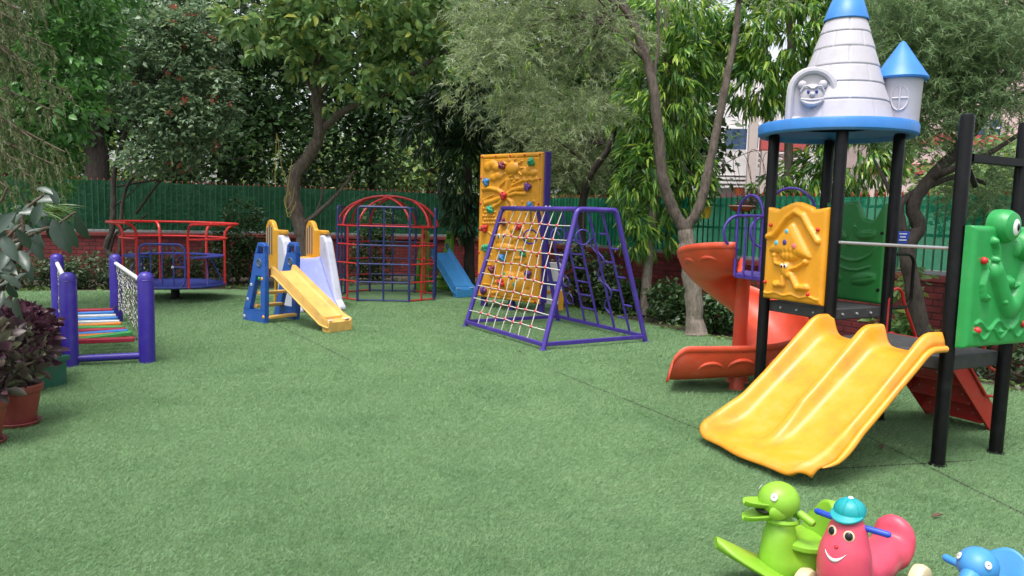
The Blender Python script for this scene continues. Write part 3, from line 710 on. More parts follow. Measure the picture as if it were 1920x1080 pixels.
# ---------------------------------------------------------------- purple A-frame climber
def climber():
    FL, FR = V(-.65, 10.53, 0), V(.39, 8.80, 0); d1 = (FR-FL); L = d1.length; d1.normalize(); d2 = V(-d1.y, d1.x, 0); d2 = d2 if d2.x > 0 else -d2
    FL, FR, BR, BL = FL, FR, FR+d2*1.60, FL+d2*1.60
    H = 1.69; tl = (.50, 1.10); nt_ = lambda p, q: p
    ctr = (FL+BR)/2
    root = thing('climbing_frame', 'purple A-shaped climbing frame with a white rope net', 'climbing frame', ctr)
    ins = .10
    tFL, tFR = FL+d2*.50+d1*ins+Z_*H, FR+d2*.50-d1*ins+Z_*H
    tBL, tBR = BL-d2*.50+d1*ins+Z_*H, BR-d2*.50-d1*ins+Z_*H
    up = Z_*.04
    def rc(a, c, b, r=.07, n=5):       # rounded corner points at c
        u, v = (a-c).normalized(), (b-c).normalized(); p0, p1 = c+u*r, c+v*r
        return [p0*(1-t)**2+c*2*t*(1-t)+p1*t*t for t in [i/n for i in range(n+1)]]
    mb = MB()
    for a, ta, tb, b in ((FL, tFL, tBL, BL), (FR, tFR, tBR, BR)):
        mb.tube([a]+rc(a, ta, tb)+rc(ta, tb, b)+[b], .032, 12)
    for a in (FL, FR, BL, BR): mb.cyl(a, a+Z_*.012, .05, 12)
    fr = mb.build('end_frame', 'climber_purple', root)
    mb = MB()
    for a, b in ((tFL, tFR), (tBL, tBR)): mb.tube([a, b], .030, 12)
    mb.build('top_bar', 'climber_purple', root)
    mb = MB()
    for a, b in ((FL, FR), (FR, BR), (BR, BL), (BL, FL)): mb.bar(a+Z_*.07, b+Z_*.07, .035, .05)
    mb.build('base_frame', 'climber_purple', root, bevel=.006)
    # net on the front face
    P = lambda s, t: (FL+Z_*.07)*(1-s)*(1-t)+(FR+Z_*.07)*s*(1-t)+tFL*(1-s)*t+tFR*s*t
    nc, nr = 8, 8; mb = MB(); kn = MB(); rr = random.Random(5)
    pt = {}
    for i in range(nc+1):
        for j in range(nr+1):
            s = .075+.85*i/nc; t = .10+.885*j/nr
            pt[i, j] = P(s, t)+d2*.02*math.sin(j*.9)+V(rr.uniform(-.008, .008), 0, rr.uniform(-.01, .01))
    for i in range(nc+1):
        if i not in (0, nc): mb.tube([P(.075+.85*i/nc, .0)]+[pt[i, j] for j in range(nr+1)], .0065, 6)
    for j in range(nr):
        t = .10+.885*j/nr; mb.tube([P(.012, t)]+[pt[i, j] for i in range(1, nc)]+[P(.988, t)], .0065, 6)
    net = mb.build('rope_net', 'rope_white', root)
    for j in range(nr):
        for i in range(1, nc): kn.ell(pt[i, j], (.021, .021, .021), 8, 6)
    kn.build('net_knot', 'knot_red', net)['kind'] = 'stuff'
    # fittings on the far face
    Q = lambda s, t: (BL+Z_*.07)*(1-s)*(1-t)+(BR+Z_*.07)*s*(1-t)+tBL*(1-s)*t+tBR*s*t
    outn = (tBL-BL).cross(d1).normalized()
    def pole(s, r=.017): return MB().tube([Q(s, 0), Q(s, 1)], r, 8)
    pole(.14).build('pole', 'climber_purple', root)
    for k, t in enumerate((.2, .36, .58, .76)):
        MB().torus(Q(.20, t), .085 if k != 2 else .06, .010, outn, 24, 6).build('ring', 'climber_purple', root)
    m = pole(.34); m.tube([Q(.50, 0), Q(.50, 1)], .017, 8)
    for k in range(7): m.tube([Q(.34, .14+.12*k), Q(.50, .14+.12*k)], .013, 8)
    m.build('ladder', 'climber_purple', root)
    m = pole(.68)
    for k in range(5):
        sg_ = 1 if k % 2 else -1; m.tube([Q(.68+sg_*.055*math.sin(math.pi*i/10), .12+.13*k+.15*i/10) for i in range(11)], .012, 8)
    m.build('loop_pole', 'climber_purple', root)
    m = pole(.84)
    for k in range(7):
        sg_ = 1 if k % 2 else -1; m.tube([Q(.84, .12+.115*k), Q(.84+sg_*.085, .12+.115*k)], .013, 8)
    m.build('step_pole', 'climber_purple', root)
    # hanging rings on chains
    for (q, dz, rr_, mt) in ((tFL*.62+tFR*.38+d2*.05, .38, .095, 'post_purple'), (tBL*.30+tBR*.70-d2*.10, .36, .10, 'climber_purple'), (tBL*.62+tBR*.38-d2*.10, .36, .10, 'climber_purple')):
        rg = MB().torus(q-Z_*dz, rr_, .011, V(.25, -1, 0).normalized(), 24, 8).build('hanging_ring', mt, root)
        m = MB(); z = 0
        k = 0
        while z < dz-rr_-.01:
            m.torus(q-Z_*(z+.018), .012, .0035, d1 if k % 2 else d2, 8, 4); z += .022; k += 1
        m.build('chain', 'rope_dark', rg)
    for f in (.15, .2, .62, .67): MB().ell(tFL+(tFR-tFL)*f+Z_*.028, (.016, .016, .012), 8, 6).build('clip', 'steel', root)
climber()

# ---------------------------------------------------------------- orange climbing wall
def climbing_wall():
    A, B = V(-.56, 12.90, 0), V(.47, 11.95, 0); ex = (B-A).normalized(); ez = V(ex.y, -ex.x, 0); wd, z0, z1 = (B-A).length, .18, 2.60
    h_ = z1-z0; root = thing('climbing_wall', 'tall orange climbing wall panel with coloured holds on a purple frame', 'climbing wall', (A+B)/2)
    def zp(x, y):                      # marks read off the photograph -> metres on the panel
        t = (y-62)/(905-62); xl, xr = 57-9*t, 443-30*t; u = (x-xl)/(xr-xl)
        return u*wd, h_*(1-(y-62-u*t*40)/(905-62))
    S = lambda *q: [zp(*k) for k in q]
    strokes = [(S((85, 265), (130, 262), (180, 275), (222, 308)), .04, .05), (S((98, 350), (150, 335), (222, 312)), .045, .05), (S((228, 308), (270, 275), (345, 262)), .04, .05),
               (S((228, 312), (290, 295), (348, 300)), .035, .05), (S((225, 305), (232, 260), (240, 215)), .05, .045), (S((228, 315), (262, 345), (275, 385)), .04, .05), (S((222, 315), (190, 350), (150, 372)), .035, .045),
               (S((190, 250), (250, 195), (270, 190)), .022, .035), (S((265, 250), (330, 222), (410, 218)), .02, .03), (S((80, 330), (150, 300)), .016, .025), (S((225, 330), (240, 400), (228, 470)), .05, .045),
               (S((365, 540), (350, 620), (370, 730)), .035, .04), (S((340, 560), (365, 660)), .02, .03), (S((320, 740), (350, 690), (375, 735)), .03, .035), (S((150, 760), (165, 690), (190, 650)), .03, .03),
               (S((100, 650), (140, 655), (140, 715), (100, 712)), .016, .022), (S((90, 830), (130, 835)), .016, .022), (S((330, 500), (345, 540)), .03, .04), (S((385, 490), (370, 540)), .03, .04), (S((120, 520), (170, 560)), .015, .02)]
    for a in range(0, 360, 36):
        strokes.append((S((265+48*math.cos(R(a)), 150+45*math.sin(R(a))), (265+72*math.cos(R(a)), 150+68*math.sin(R(a)))), .016, .03))
    strokes.append((S((78, 88), (425, 90), (400, 925), (66, 890), (78, 88)), .012, -.016))
    caps = []
    def cp(x, y, rx, ry, h): c = zp(x, y); caps.append((c[0], c[1], rx*wd/386, ry*h_/850, h))
    for q in ((110, 135, 26, 28), (140, 122, 30, 24), (165, 140, 26, 22), (150, 200, 26, 22), (180, 190, 30, 22), (350, 172, 30, 22), (385, 178, 26, 20), (365, 158, 24, 20)): cp(*q, .045)
    cp(265, 150, 42, 38, .07)
    cp(220, 560, 58, 56, .08); cp(222, 612, 58, 34, .11); cp(180, 512, 20, 22, .06); cp(272, 508, 20, 22, .06); cp(245, 815, 62, 60, .08); cp(315, 820, 56, 64, .08); cp(215, 880, 26, 40, .07); cp(340, 885, 24, 40, .07); cp(360, 545, 26, 38, .06)
    for i in range(5):
        for j in range(7):
            if (i+j) % 1 == 0: cp(88+16*i+(j % 2)*7, 335+22*j, 8, 9, .03)
    for i in range(9): cp(262+18*i, 212+(i % 2)*14, 8, 9, .03); cp(325+11*i, 345+(i % 3)*32, 8, 9, .028)
    for i in range(12): cp(150+(i % 3)*16, 785+(i//3)*32, 8, 10, .03); cp(285+(i % 4)*17, 560+(i//4)*58, 9, 11, .028)
    cps = [(x-rx, x+rx, x, y, rx, ry, h) for x, y, rx, ry, h in caps]
    sts = [(min(q[0] for q in p)-w_, max(q[0] for q in p)+w_, min(q[1] for q in p)-w_, max(q[1] for q in p)+w_, p, w_, h) for p, w_, h in strokes]
    def fn(x, y):
        z = 0; g_ = 0
        for a, b, cx, cy, rx, ry, h in cps:
            if a < x < b: z = max(z, capb(x, y, cx, cy, rx, ry, h))
        for a, b, c, d, p_, w_, h in sts:
            if a < x < b and c < y < d:
                q = strokeb(x, y, p_, w_, abs(h))
                if h > 0: z = max(z, q)
                else: g_ = min(g_, -q)
        return z*.85+g_
    o = A+Z_*z0+ez*.01
    pn = MB().relief(wd, h_, fn, o, ex, Z_, ez, .06, 130, 220, None, .03).build('relief_panel', 'wall_orange', root, smooth=60)
    mb = MB()
    for q in (A+ex*.05, B-ex*.05, (A+B)/2):
        mb.box(q-ez*.07+Z_*(z1/2), (.09, .09, z1), (ex, ez, Z_))
    mb.box(B-ez*.055+ex*.006+Z_*(z0+h_/2+.01), (.03, .14, h_), (ex, ez, Z_)); mb.box(A-ez*.06-ex*.006+Z_*(z0+h_/2+.01), (.03, .16, h_), (ex, ez, Z_))
    mb.box((A+B)/2-ez*.10+Z_*(z1-.05), (wd, .08, .06), (ex, ez, Z_))
    mb.build('support_frame', 'climber_purple', root, bevel=.008)
    def surf(x, y): u, v = zp(x, y); return o+ex*u+Z_*v+ez*(.06+max(0, fn(u, v)))
    rr = random.Random(8)
    for (x, y, mt) in ((205, 133, 'maroon'), (380, 118, 'green'), (105, 225, 'blue'), (360, 260, 'purple'), (225, 310, 'red'), (135, 388, 'green'), (375, 372, 'blue'), (218, 462, 'maroon'), (305, 487, 'red'), (98, 497, 'red'), (104, 612, 'green'), (335, 640, 'green'), (212, 675, 'blue'), (150, 740, 'maroon'), (360, 770, 'purple'), (218, 823, 'red'), (95, 870, 'purple')):
        c = surf(x, y); mb = MB(); a0 = rr.uniform(0, 6)
        for k in range(3):
            a = a0+k*2.1; q = c+ex*(.035*math.cos(a))+Z_*(.035*math.sin(a))
            mb.ell(q+ez*.02, (.042, .042, .045), 10, 7, ax=(ex, Z_, ez))
        a = a0+1; mb.tube([c+ez*.05+ex*(.07*math.cos(a))+Z_*(.07*math.sin(a)), c+ez*.062, c+ez*.05-ex*(.05*math.cos(a+.5))-Z_*(.05*math.sin(a+.5))], [.018, .03, .014], 8)
        hb = mb.build('climbing_hold', 'hold_'+mt, root)
        MB().ell(c+ez*.085, (.014, .014, .008), 8, 5, ax=(ex, Z_, ez)).build('hold_bolt', 'eye_black', hb)
    for (x, y) in [(72+i*89, 76) for i in range(5)]+[(66, 200), (65, 350), (58, 500), (56, 640), (52, 770), (428, 218), (418, 362), (416, 512), (406, 660), (404, 806), (396, 936), (318, 930), (222, 920), (135, 905)]:
        u, v = zp(x, y); u = min(max(u, .03), wd-.03); v = min(max(v, .035), h_-.035); bolt(o+ex*u+Z_*v+ez*.058, ez, pn, .020)
    for x in (200, 232):
        c = surf(x, 545); e = MB().ell(c, (.036, .02, .045), 12, 8, ax=(ex, ez, Z_)).build('eye', 'white_plastic', pn)
        MB().ell(c+ez*.015-Z_*.008, (.018, .012, .026), 8, 6, ax=(ex, ez, Z_)).build('pupil', 'eye_black', e)
    for (x, y, mt) in ((228, 770, 'hold_green'), (288, 830, 'hold_green'), (272, 792, 'hold_purple'), (205, 798, 'dot_violet'), (312, 806, 'ivory'), (258, 822, 'ivory'), (368, 545, 'dot_pink'), (362, 568, 'lime_green'), (215, 705, 'dot_pink'), (345, 590, 'kerb_rail')):
        MB().ell(surf(x, y), (.030, .007, .036), 12, 6, ax=(ex, ez, Z_)).build('spot', mt, pn)
    # pale painted boards with blue and yellow edging leaning behind
climbing_wall()
def board():
    b = G(1032, 585); b = W(1035, 531, 12.6); b.z = 0
    t = thing('toy_board', 'small white toy board with blue and yellow trim behind the climbing frame', 'toy board', b)
    MB().prism([(-.20, .10), (.20, .10), (.20, .72), (.12, .82), (-.14, .82), (-.20, .74)], b, X_, Z_, Y_, .05).build('board', 'white_plastic', t, bevel=.01)
    MB().prism([(-.202, .42), (.202, .42), (.202, .50), (-.202, .50)], b-Y_*.006, X_, Z_, Y_, .062).build('blue_band', 'toy_blue', t, bevel=.004)
    MB().prism([(-.205, .0), (-.12, .0), (-.12, .28), (.12, .28), (.12, 0), (.205, 0), (.205, .34), (-.205, .34)], b-Y_*.008, X_, Z_, Y_, .07).build('yellow_foot', 'yellow_plastic', t, bevel=.006)
board()

# ---------------------------------------------------------------- merry-go-round
def merry():
    c = G(329, 560); c = V(c.x, c.y, 0); f0 = math.atan2(-c.y, -c.x)
    root = thing('merry_go_round', 'red railed merry-go-round with blue floor, seat ring and gate', 'merry-go-round', c)
    P = lambda a, r, z: c+V(math.cos(f0+R(a))*r, math.sin(f0+R(a))*r, z)     # a: degrees, 0 towards the camera, + to the right
    MB().lathe([(.17, 0), (.17, .015), (.075, .02), (.07, .24), (.15, .26)], c, 20).build('pivot', 'black_paint', root)
    MB().lathe([(.02, .235), (.79, .235), (.82, .245), (.835, .262), (.83, .28), (.81, .286), (.02, .288)], c, 60).build('floor_disc', 'merry_blue', root)
    A0, A1 = 14, 317
    ang = [A0+(A1-A0)*i/60 for i in range(61)]
    def ring(r, z, t): return [P(a, r, z) for a in ang]
    mb = MB(); vs = []
    for a in ang: vs += [P(a, .55, .735), P(a, .80, .735), P(a, .80, .755), P(a, .55, .755)]
    mb.add(vs, [(4*i+j, 4*i+(j+1) % 4, 4*i+4+(j+1) % 4, 4*i+4+j) for i in range(60) for j in range(4)]+[(0, 1, 2, 3), (240, 241, 242, 243)])
    seat = mb.build('seat_ring', 'merry_blue', root)
    rails = MB().tube(ring(1.018, 1.30, 0), .021, 8); rails.build('top_rail', 'merry_red', root)
    MB().tube(ring(.838, 1.05, 0), .018, 8).build('middle_rail', 'merry_red', root)
    for a in (14, 74, 140, 197, 257, 317):
        MB().tube([P(a, .818, .25), P(a, .818, 1.08)]+[P(a, .818+.17*(1-math.cos(t)), 1.08+.20*math.sin(t)) for t in [R(15*k) for k in range(1, 6)]]+[P(a, 1.018, 1.30)], .022, 8).build('post', 'merry_red', root)
    for a in (45, 107, 168, 227, 287):
        MB().tube([P(a-6, .79, .28), P(a+9, .62, .74)], .012, 6).build('seat_strut', 'merry_blue', root)
    a, b = P(-40, .835, 0), P(11, .835, 0); u = (b-a).normalized(); m_ = (a+b)/2; wdt = (b-a).length*.97
    g_ = MB().tube(rrect(m_+Z_*.62, wdt, .70, .12, u, Z_), .018, 8, closed=True)
    for f in (-.25, 0, .25): g_.tube([m_+u*(wdt*f)+Z_*.28, m_+u*(wdt*f)+Z_*.96], .012, 8)
    g_.tube([m_+u*(wdt*.25)+Z_*.60, m_+u*(wdt*.49)+Z_*.60], .016, 8)
    gt = g_.build('gate', 'merry_blue', root)
    MB().ell(m_+u*(wdt*.24)+Z_*.60-Y_*.02, .025, 8, 6).build('latch', 'steel', gt)
merry()

# ---------------------------------------------------------------- dome cage
def cage():
    c = V(-2.33, 13.98, 0); root = thing('dome_climber', 'red and blue octagonal climbing cage with an arched red dome', 'dome climber', c); ap, fw = .87, .90
    rot = Matrix.Rotation(R(4), 3, 'Z'); n = 0
    zs = (.03, .35, .67, 1.0, 1.33)
    for k in range(4):
        nrm = rot @ V(math.sin(k*math.pi/2), -math.cos(k*math.pi/2), 0); u = V(-nrm.y, nrm.x, 0); m_ = c+nrm*ap
        mb = MB(); a, b = m_-u*fw/2, m_+u*fw/2; H_ = 1.67
        mb.tube([a]+arc(a+u*.06+Z_*(H_-.06), .06, math.pi, math.pi/2, 5, u, Z_)+arc(b-u*.06+Z_*(H_-.06), .06, math.pi/2, 0, 5, u, Z_)+[b], .022, 8)
        mb.tube([m_, m_+Z_*H_], .018, 8)
        for z in zs: mb.tube([a+Z_*z, b+Z_*z], .015, 8)
        mb.build('blue_gate', 'cage_blue', root)
    for k in range(4):
        n0 = rot @ V(math.sin(k*math.pi/2), -math.cos(k*math.pi/2), 0); n1 = rot @ V(math.sin((k+1)*math.pi/2), -math.cos((k+1)*math.pi/2), 0)
        u0 = V(-n0.y, n0.x, 0); u1 = V(-n1.y, n1.x, 0)
        a, b = c+n0*ap+u0*fw/2, c+n1*ap-u1*fw/2
        mb = MB()
        for z in zs: mb.tube([a+Z_*z, b+Z_*z], .015, 8)
        mb.tube([(a+b)/2, (a+b)/2+Z_*1.33], .018, 8); mb.build('red_side', 'cage_red', root)
    mb = MB()
    e0 = rot @ X_; e1 = rot @ Y_
    dg_ = [(Matrix.Rotation(R(a), 3, 'Z') @ e0, Matrix.Rotation(R(a), 3, 'Z') @ e1) for a in (0, 48, -48)]
    for (u, v) in dg_:
        for s in (-.21, .21):
            mb.tube([c+v*s+u*(.90*math.cos(t))+Z_*(1.33+(.50+.05*abs(u.x))*math.sin(t)) for t in [math.pi*i/20 for i in range(21)]], .019, 8)
    for k in range(4):
        n0 = rot @ V(math.sin(k*math.pi/2), -math.cos(k*math.pi/2), 0); u0 = V(-n0.y, n0.x, 0); m_ = c+n0*ap+Z_*1.335
        mb.tube([m_-u0*fw/2, m_+u0*fw/2], .016, 8)
    mb.build('dome_arch', 'cage_red', root)
cage()

# ---------------------------------------------------------------- small A-sided slides
def small_slide(o, d, S, side, bed, label, slide_len, name, mat_step):
    d = d.normalized(); e = V(-d.y, d.x, 0); e = e if e.y > 0 else -e      # e: towards the far side panel
    root = thing(name, label, 'slide', o)
    wd = .44*S
    for k in (0, 1):
        q = o+e*(wd*k-.0)
        out = [(0, 0), (0, 1.04*S), (-.03*S, 1.12*S), (-.15*S, 1.12*S), (-.18*S, 1.07*S), (-.54*S, 0), (-.47*S, -.0)]
        # A panel with the tall cut-out: built from rails around the openings
        L = lambda z: -.18*S-(.36*S)*(1-z/(1.07*S))              # rear edge x at height z
        mb = MB(); th = .075*S
        quads = [[(-.54*S, 0), (0, 0), (0, .17*S), (L(.17*S), .17*S)], [(-.10*S, .17*S), (0, .17*S), (0, .66*S), (-.10*S, .66*S)], [(L(.17*S), .17*S), (L(.17*S)+.12*S, .17*S), (L(.66*S)+.12*S, .66*S), (L(.66*S), .66*S)]]
        quads.append([(L(.66*S), .66*S), (0, .66*S), (0, .97*S), (L(.97*S), .97*S)])
        quads += [[(L(.97*S), .97*S), (L(.97*S)+.035*S, .97*S), (L(1.07*S)+.035*S, 1.07*S), (L(1.07*S), 1.07*S)], [(-.04*S, .97*S), (0, .97*S), (0, 1.07*S), (-.04*S, 1.07*S)], [(L(1.07*S), 1.07*S), (0, 1.07*S), (-.02*S, 1.12*S), (-.16*S, 1.12*S)]]
        bm2 = bmesh.new(); me_ = MB()
        for qd in quads: me_.prism(qd, q, d, Z_, e, th*(1 if k else -1)*1.0)
        pn = me_.build('side_panel', side, root, smooth=0)
        b = bmesh.new(); b.from_mesh(pn.data); bmesh.ops.remove_doubles(b, verts=b.verts, dist=.0005)
        # drop inner faces shared by two blocks
        seen = {}
        for f in b.faces: seen.setdefault(tuple(sorted(v.index for v in f.verts)), []).append(f)
        dele = [f for fs in seen.values() if len(fs) > 1 for f in fs]
        bmesh.ops.delete(b, geom=dele, context='FACES'); b.to_mesh(pn.data); b.free()
        fo = q+e*(th*(1 if k else -1))
        md = pn.modifiers.new('bevel', 'BEVEL'); md.width = .012*S; md.segments = 2; md.limit_method = 'ANGLE'
        sgn = 1 if k else -1
        for s2 in (-1, 1):
            face_ = q+(e*(th*sgn) if s2*sgn > 0 else V(0, 0, 0))
            MB().torus(face_+d*(-.125*S)+Z_*(.84*S), .05*S, .012*S, e, 18, 6).ell(face_+d*(-.125*S)+Z_*(.84*S), (.046*S, .004, .046*S), 16, 6, ax=(d, e, Z_)).build('round_hole', 'panel_hole', pn)
        for (x, z, mt) in ((-.40, .31, 'steel'), (-.31, .52, 'steel'), (-.48, .06, 'steel'), (-.06, .62, 'arch_yellow'), (-.13, .62, 'frog_green'), (-.03, .09, 'arch_yellow')):
            MB().ell(fo+d*(x*S)+Z_*(z*S), (.026*S, .012, .026*S), 10, 6, ax=(d, e, Z_)).build('screw_cap', mt, pn)
    for (x, z) in ((-.33, .21), (-.25, .40), (-.02, .08)):
        MB().box(o+d*(x*S)+e*(wd/2)+Z_*(z*S), (.09*S, wd+.02, .045*S), (d, e, Z_)).build('step', mat_step, root, bevel=.01)
    Ls = slide_len
    def zz(s):
        if s < .08: return .72*S
        if s < Ls*.86: return .72*S-(.72*S-.16*S)*((s-.08)/(Ls*.86-.08))
        return .16*S-.03*S*((s-Ls*.86)/(Ls*.14))
    def bedf(u, v):
        s = u*Ls; x = v; k = max(0, 1-min(v, 1-v)/.13); k = min(1, k*1.6)
        hgt = .085*S*(1 if s < Ls*.8 else 1-.55*(s-Ls*.8)/(Ls*.2)) 
        z = zz(s)+hgt*k
        outer = 0
        if min(v, 1-v) < .03: z = zz(s)-.055*S
        return o+d*(s-.02)+e*(wd/2+(v-.5)*wd*(.90+.06*u))+Z_*max(z, .004)
    sl = MB().grid(bedf, 44, 40).build('slide_bed', bed, root, smooth=60, solid=.02)
    mb = MB(); c = o+d*(Ls-.02)+e*(wd/2)
    hw = wd*.46
    vs = [c-e*hw+Z_*.135*S, c+e*hw+Z_*.135*S, c+e*hw*.98, c-e*hw*.98, c-d*.16*S-e*hw+Z_*.19*S, c-d*.16*S+e*hw+Z_*.19*S, c-d*.13*S+e*hw*.96, c-d*.13*S-e*hw*.96]
    mb.add(vs, [(0, 1, 2, 3), (4, 7, 6, 5), (0, 3, 7, 4), (1, 5, 6, 2), (3, 2, 6, 7)])
    mb.build('slide_foot', bed, sl, smooth=0, bevel=.012)
    for s_ in (-1, 1): MB().box(c+e*(hw*.72*s_)-d*.05*S+Z_*(.163*S), (.06*S, .09*S, .004), (d, e, Z_)).build('sticker', 'lilac_white', sl)
    return root
M['panel_hole'] = plastic('panel_hole', (.06, .10, .17), rough=.6)
small_slide(V(-3.37, 10.31, 0), V(.80, -.60, 0), 1.0, 'toy_blue', 'toy_yellow', 'small blue slide with faded yellow bed and yellow steps', 1.26, 'small_slide', 'toy_yellow')
small_slide(V(-1.68, 15.0, 0), V(.55, -.83, 0), 1.10, 'lime_green', 'pool_blue', 'small lime green slide with sky blue bed beside the dome cage', 1.12, 'small_slide', 'lime_green')

def tower_slide():
    o = V(-2.98, 11.62, 0); d = V(.66, -.75, 0).normalized(); e = V(.75, .66, 0).normalized()
    root = thing('toy_tower_slide', 'wide lavender slide with white side walls and yellow arched rails', 'slide', o)
    run = .64; W2 = .29
    def bed(u, v):
        s = run*u; z = .80-.0*u if u < .05 else .80-(.80-.06)*(1-(1-(u-.05)/.95)**1.35) if True else 0
        k = abs(v-.5)*2; return o-d*(run-s)+e*((v-.5)*2*W2)+Z_*(z+.03*k**3)
    MB().grid(bed, 30, 16).build('slide_bed', 'lavender', root, smooth=80, solid=.03)
    for sgn in (-1, 1):
        prof_ = [(-run-.02, 1.18), (-run+.12, 1.18), (-run+.20, 1.08), (-.10, .16), (.02, .06), (.02, 0), (-run-.02, 0)]
        a = o+e*(sgn*(W2+.002)) if sgn > 0 else o-e*(W2+.002+.14)
        mb = MB(); k = len(prof_)
        # walls thicker at the front: taper through two offsets
        mb.prism(prof_, a, d, Z_, e, .14)
        mb.build('side_wall', 'lilac_white', root, bevel=.03, smooth=0)
    # platform and arched rails
    MB().box(o-d*(run+.22)+Z_*.775, (.44, 2*W2+.02, .05), (d, e, Z_)).build('platform', 'toy_yellow', root, bevel=.01)
    for sgn in (-1, 1):
        a = o-d*(run+.56)+e*(sgn*(W2+.06))
        pr_ = [(0, .60), (0, 1.20)]+[(.165-.165*math.cos(math.pi*i/14*.86), 1.22+.19*math.sin(math.pi*i/14*.9)) for i in range(1, 15)]+[(.36, 1.26), (.72, 1.26), (.72, 1.19), (.52, 1.19), (.52, .60)]
        q = MB().prism(pr_, a-e*.04, d, Z_, e, .08).build('arched_rail', 'arch_yellow', root, bevel=.02, smooth=0)
        for k in range(3):
            x = .08+.085*k; hh = (1.28, 1.33, 1.30)[k]
            for s2 in (-1, 1):
                MB().tube([a+e*(.041*s2)+d*x+Z_*.85, a+e*(.041*s2)+d*x+Z_*hh], .014, 6).build('slot', 'panel_hole', q)
    b = o-d*(run+.46)
    mb = MB()
    for s in (-.24, .24): mb.bar(b+e*s-d*.05, b+e*s+d*.02+Z_*.80, .06, .06)
    for z in (.18, .36, .54): mb.bar(b-e*.24+Z_*z, b+e*.24+Z_*z, .07, .045)
    mb.build('ladder', 'arch_yellow', root, bevel=.01)
    MB().box(o-d*(run+.22)+Z_*.40, (.40, .50, .74), (d, e, Z_)).build('base_block', 'panel_green', root, bevel=.03)
tower_slide()

# ---------------------------------------------------------------- swing bridge
def bridge():
    a0, a1 = V(-4.32, 7.22, 0), V(-3.70, 7.50, 0)
    b0, b1 = G(117, 597), G(219, 603)
    b0 = a0+(b1-a1)
    c = (a0+b1)/2; root = thing('swing_bridge', 'low swing bridge with purple posts and coloured wooden planks', 'swing bridge', c)
    H_ = .915; rr = random.Random(2)
    for q in (a0, a1, b0, b1):
        lean = V(rr.uniform(-.01, .01), 0, 0); r = .078
        po_ = MB().lathe([(r, -.01), (r, H_-.075), (r*.99, H_-.072), (r*.99, H_-.06), (r*.92, H_-.03), (r*.7, H_-.006), (r*.35, H_+.008), (.001, H_+.012)], q, 26).build('post', 'post_purple', root)
        MB().torus(q+Z_*(H_-.072), r, .004, Z_, 26, 5).build('cap_seam', 'post_purple', po_)
    for (p_, q) in ((a0, a1), (b0, b1)): MB().tube([p_+Z_*.07, q+Z_*.07], .036, 12).build('ground_bar', 'post_purple', root)
    for (p_, q) in ((a0, b0), (a1, b1)):
        f = (q-p_).normalized(); MB().tube([p_+f*.05+Z_*.80, q-f*.05+Z_*.80], .024, 12).build('hand_rail', 'white_plastic', root)
    cols = ['red', 'green', 'orange', 'white', 'red', 'green', 'orange', 'white', 'blue', 'white', 'blue', 'red']
    f = (b0-a0); L = f.length; f.normalize(); s_ = (a1-a0).normalized(); wd = (a1-a0).length
    pts = []
    cols = ['red', 'green', 'orange', 'blue', 'red', 'green', 'orange', 'white', 'blue', 'white', 'blue', 'red']
    for k, cl in enumerate(cols):
        t = .125+.80*k/(len(cols)-1); z = .20-.05*math.sin(math.pi*t)
        ti = (.0, .055, .012, .02, .0, -.01, .012, -.006, .008, 0, .006, 0)[k]
        ctr = a0+f*(L*t)+s_*(wd*.5)+Z_*(z+(.015 if k == 1 else 0))
        u = (s_+Z_*ti*2).normalized(); ff = (f-u*f.dot(u)).normalized()
        MB().box(ctr, (wd*.80, .105, .042), (u, ff, u.cross(ff))).build('plank', 'plank_'+cl, root, bevel=.006)
        pts.append((ctr-u*wd*.385, ctr+u*wd*.385))
    for k in (0, 1):
        mb = MB(); ch = [p_[k] for p_ in pts]; ch = [(a0, a1)[k]+Z_*.24+f*.07]+ch+[(b0, b1)[k]+Z_*.24-f*.07]
        for p_, q in zip(ch, ch[1:]):
            n_ = max(2, int((q-p_).length/.034)); di = (q-p_).normalized()
            for i in range(n_):
                m_ = p_+(q-p_)*((i+.5)/n_)-Z_*.005*math.sin(math.pi*(i+.5)/n_); ax = s_ if i % 2 else Z_
                mb.torus(m_, .015, .0045, ax, 8, 4)
        mb.build('chain', 'rope_dark', root)
    # knotted nets along both sides
    for k, (p_, q) in enumerate(((a0, b0), (a1, b1))):
        mb = MB(); nx, nz = 48, 14; rr = random.Random(k)
        def N(i, j):
            t = i/nx; zb = .20; zt = .785; sag = .10*math.sin(math.pi*t)
            v = j/nz; return p_+f*(.09+(L-.18)*t)+Z_*(zb+(zt-zb)*v-0*sag)+s_*((.03*math.sin(i*.7)+.02)*(1-v)+rr.uniform(-.006, .006))
        g_ = [[N(i, j) for j in range(nz+1)] for i in range(nx+1)]
        for i in range(nx):
            for j in range(nz):
                if (i+j) % 2 == 0: mb.tube([g_[i][j], g_[i+1][j+1]], .0042, 4, cap=False)
                else: mb.tube([g_[i][j+1], g_[i+1][j]], .0042, 4, cap=False)
        mb.build('side_net', 'net_rope', root)
m, nt, p, o = base('net_rope'); n = noise(nt, 30, 3); r = ramp(nt, [(.42, (.03, .03, .03)), (.58, (.55, .54, .5))]); nt.links.new(n.outputs[0], r.inputs[0]); nt.links.new(r.outputs[0], p.inputs['Base Color']); p.inputs['Roughness'].default_value = .9; M['net_rope'] = m
bridge()

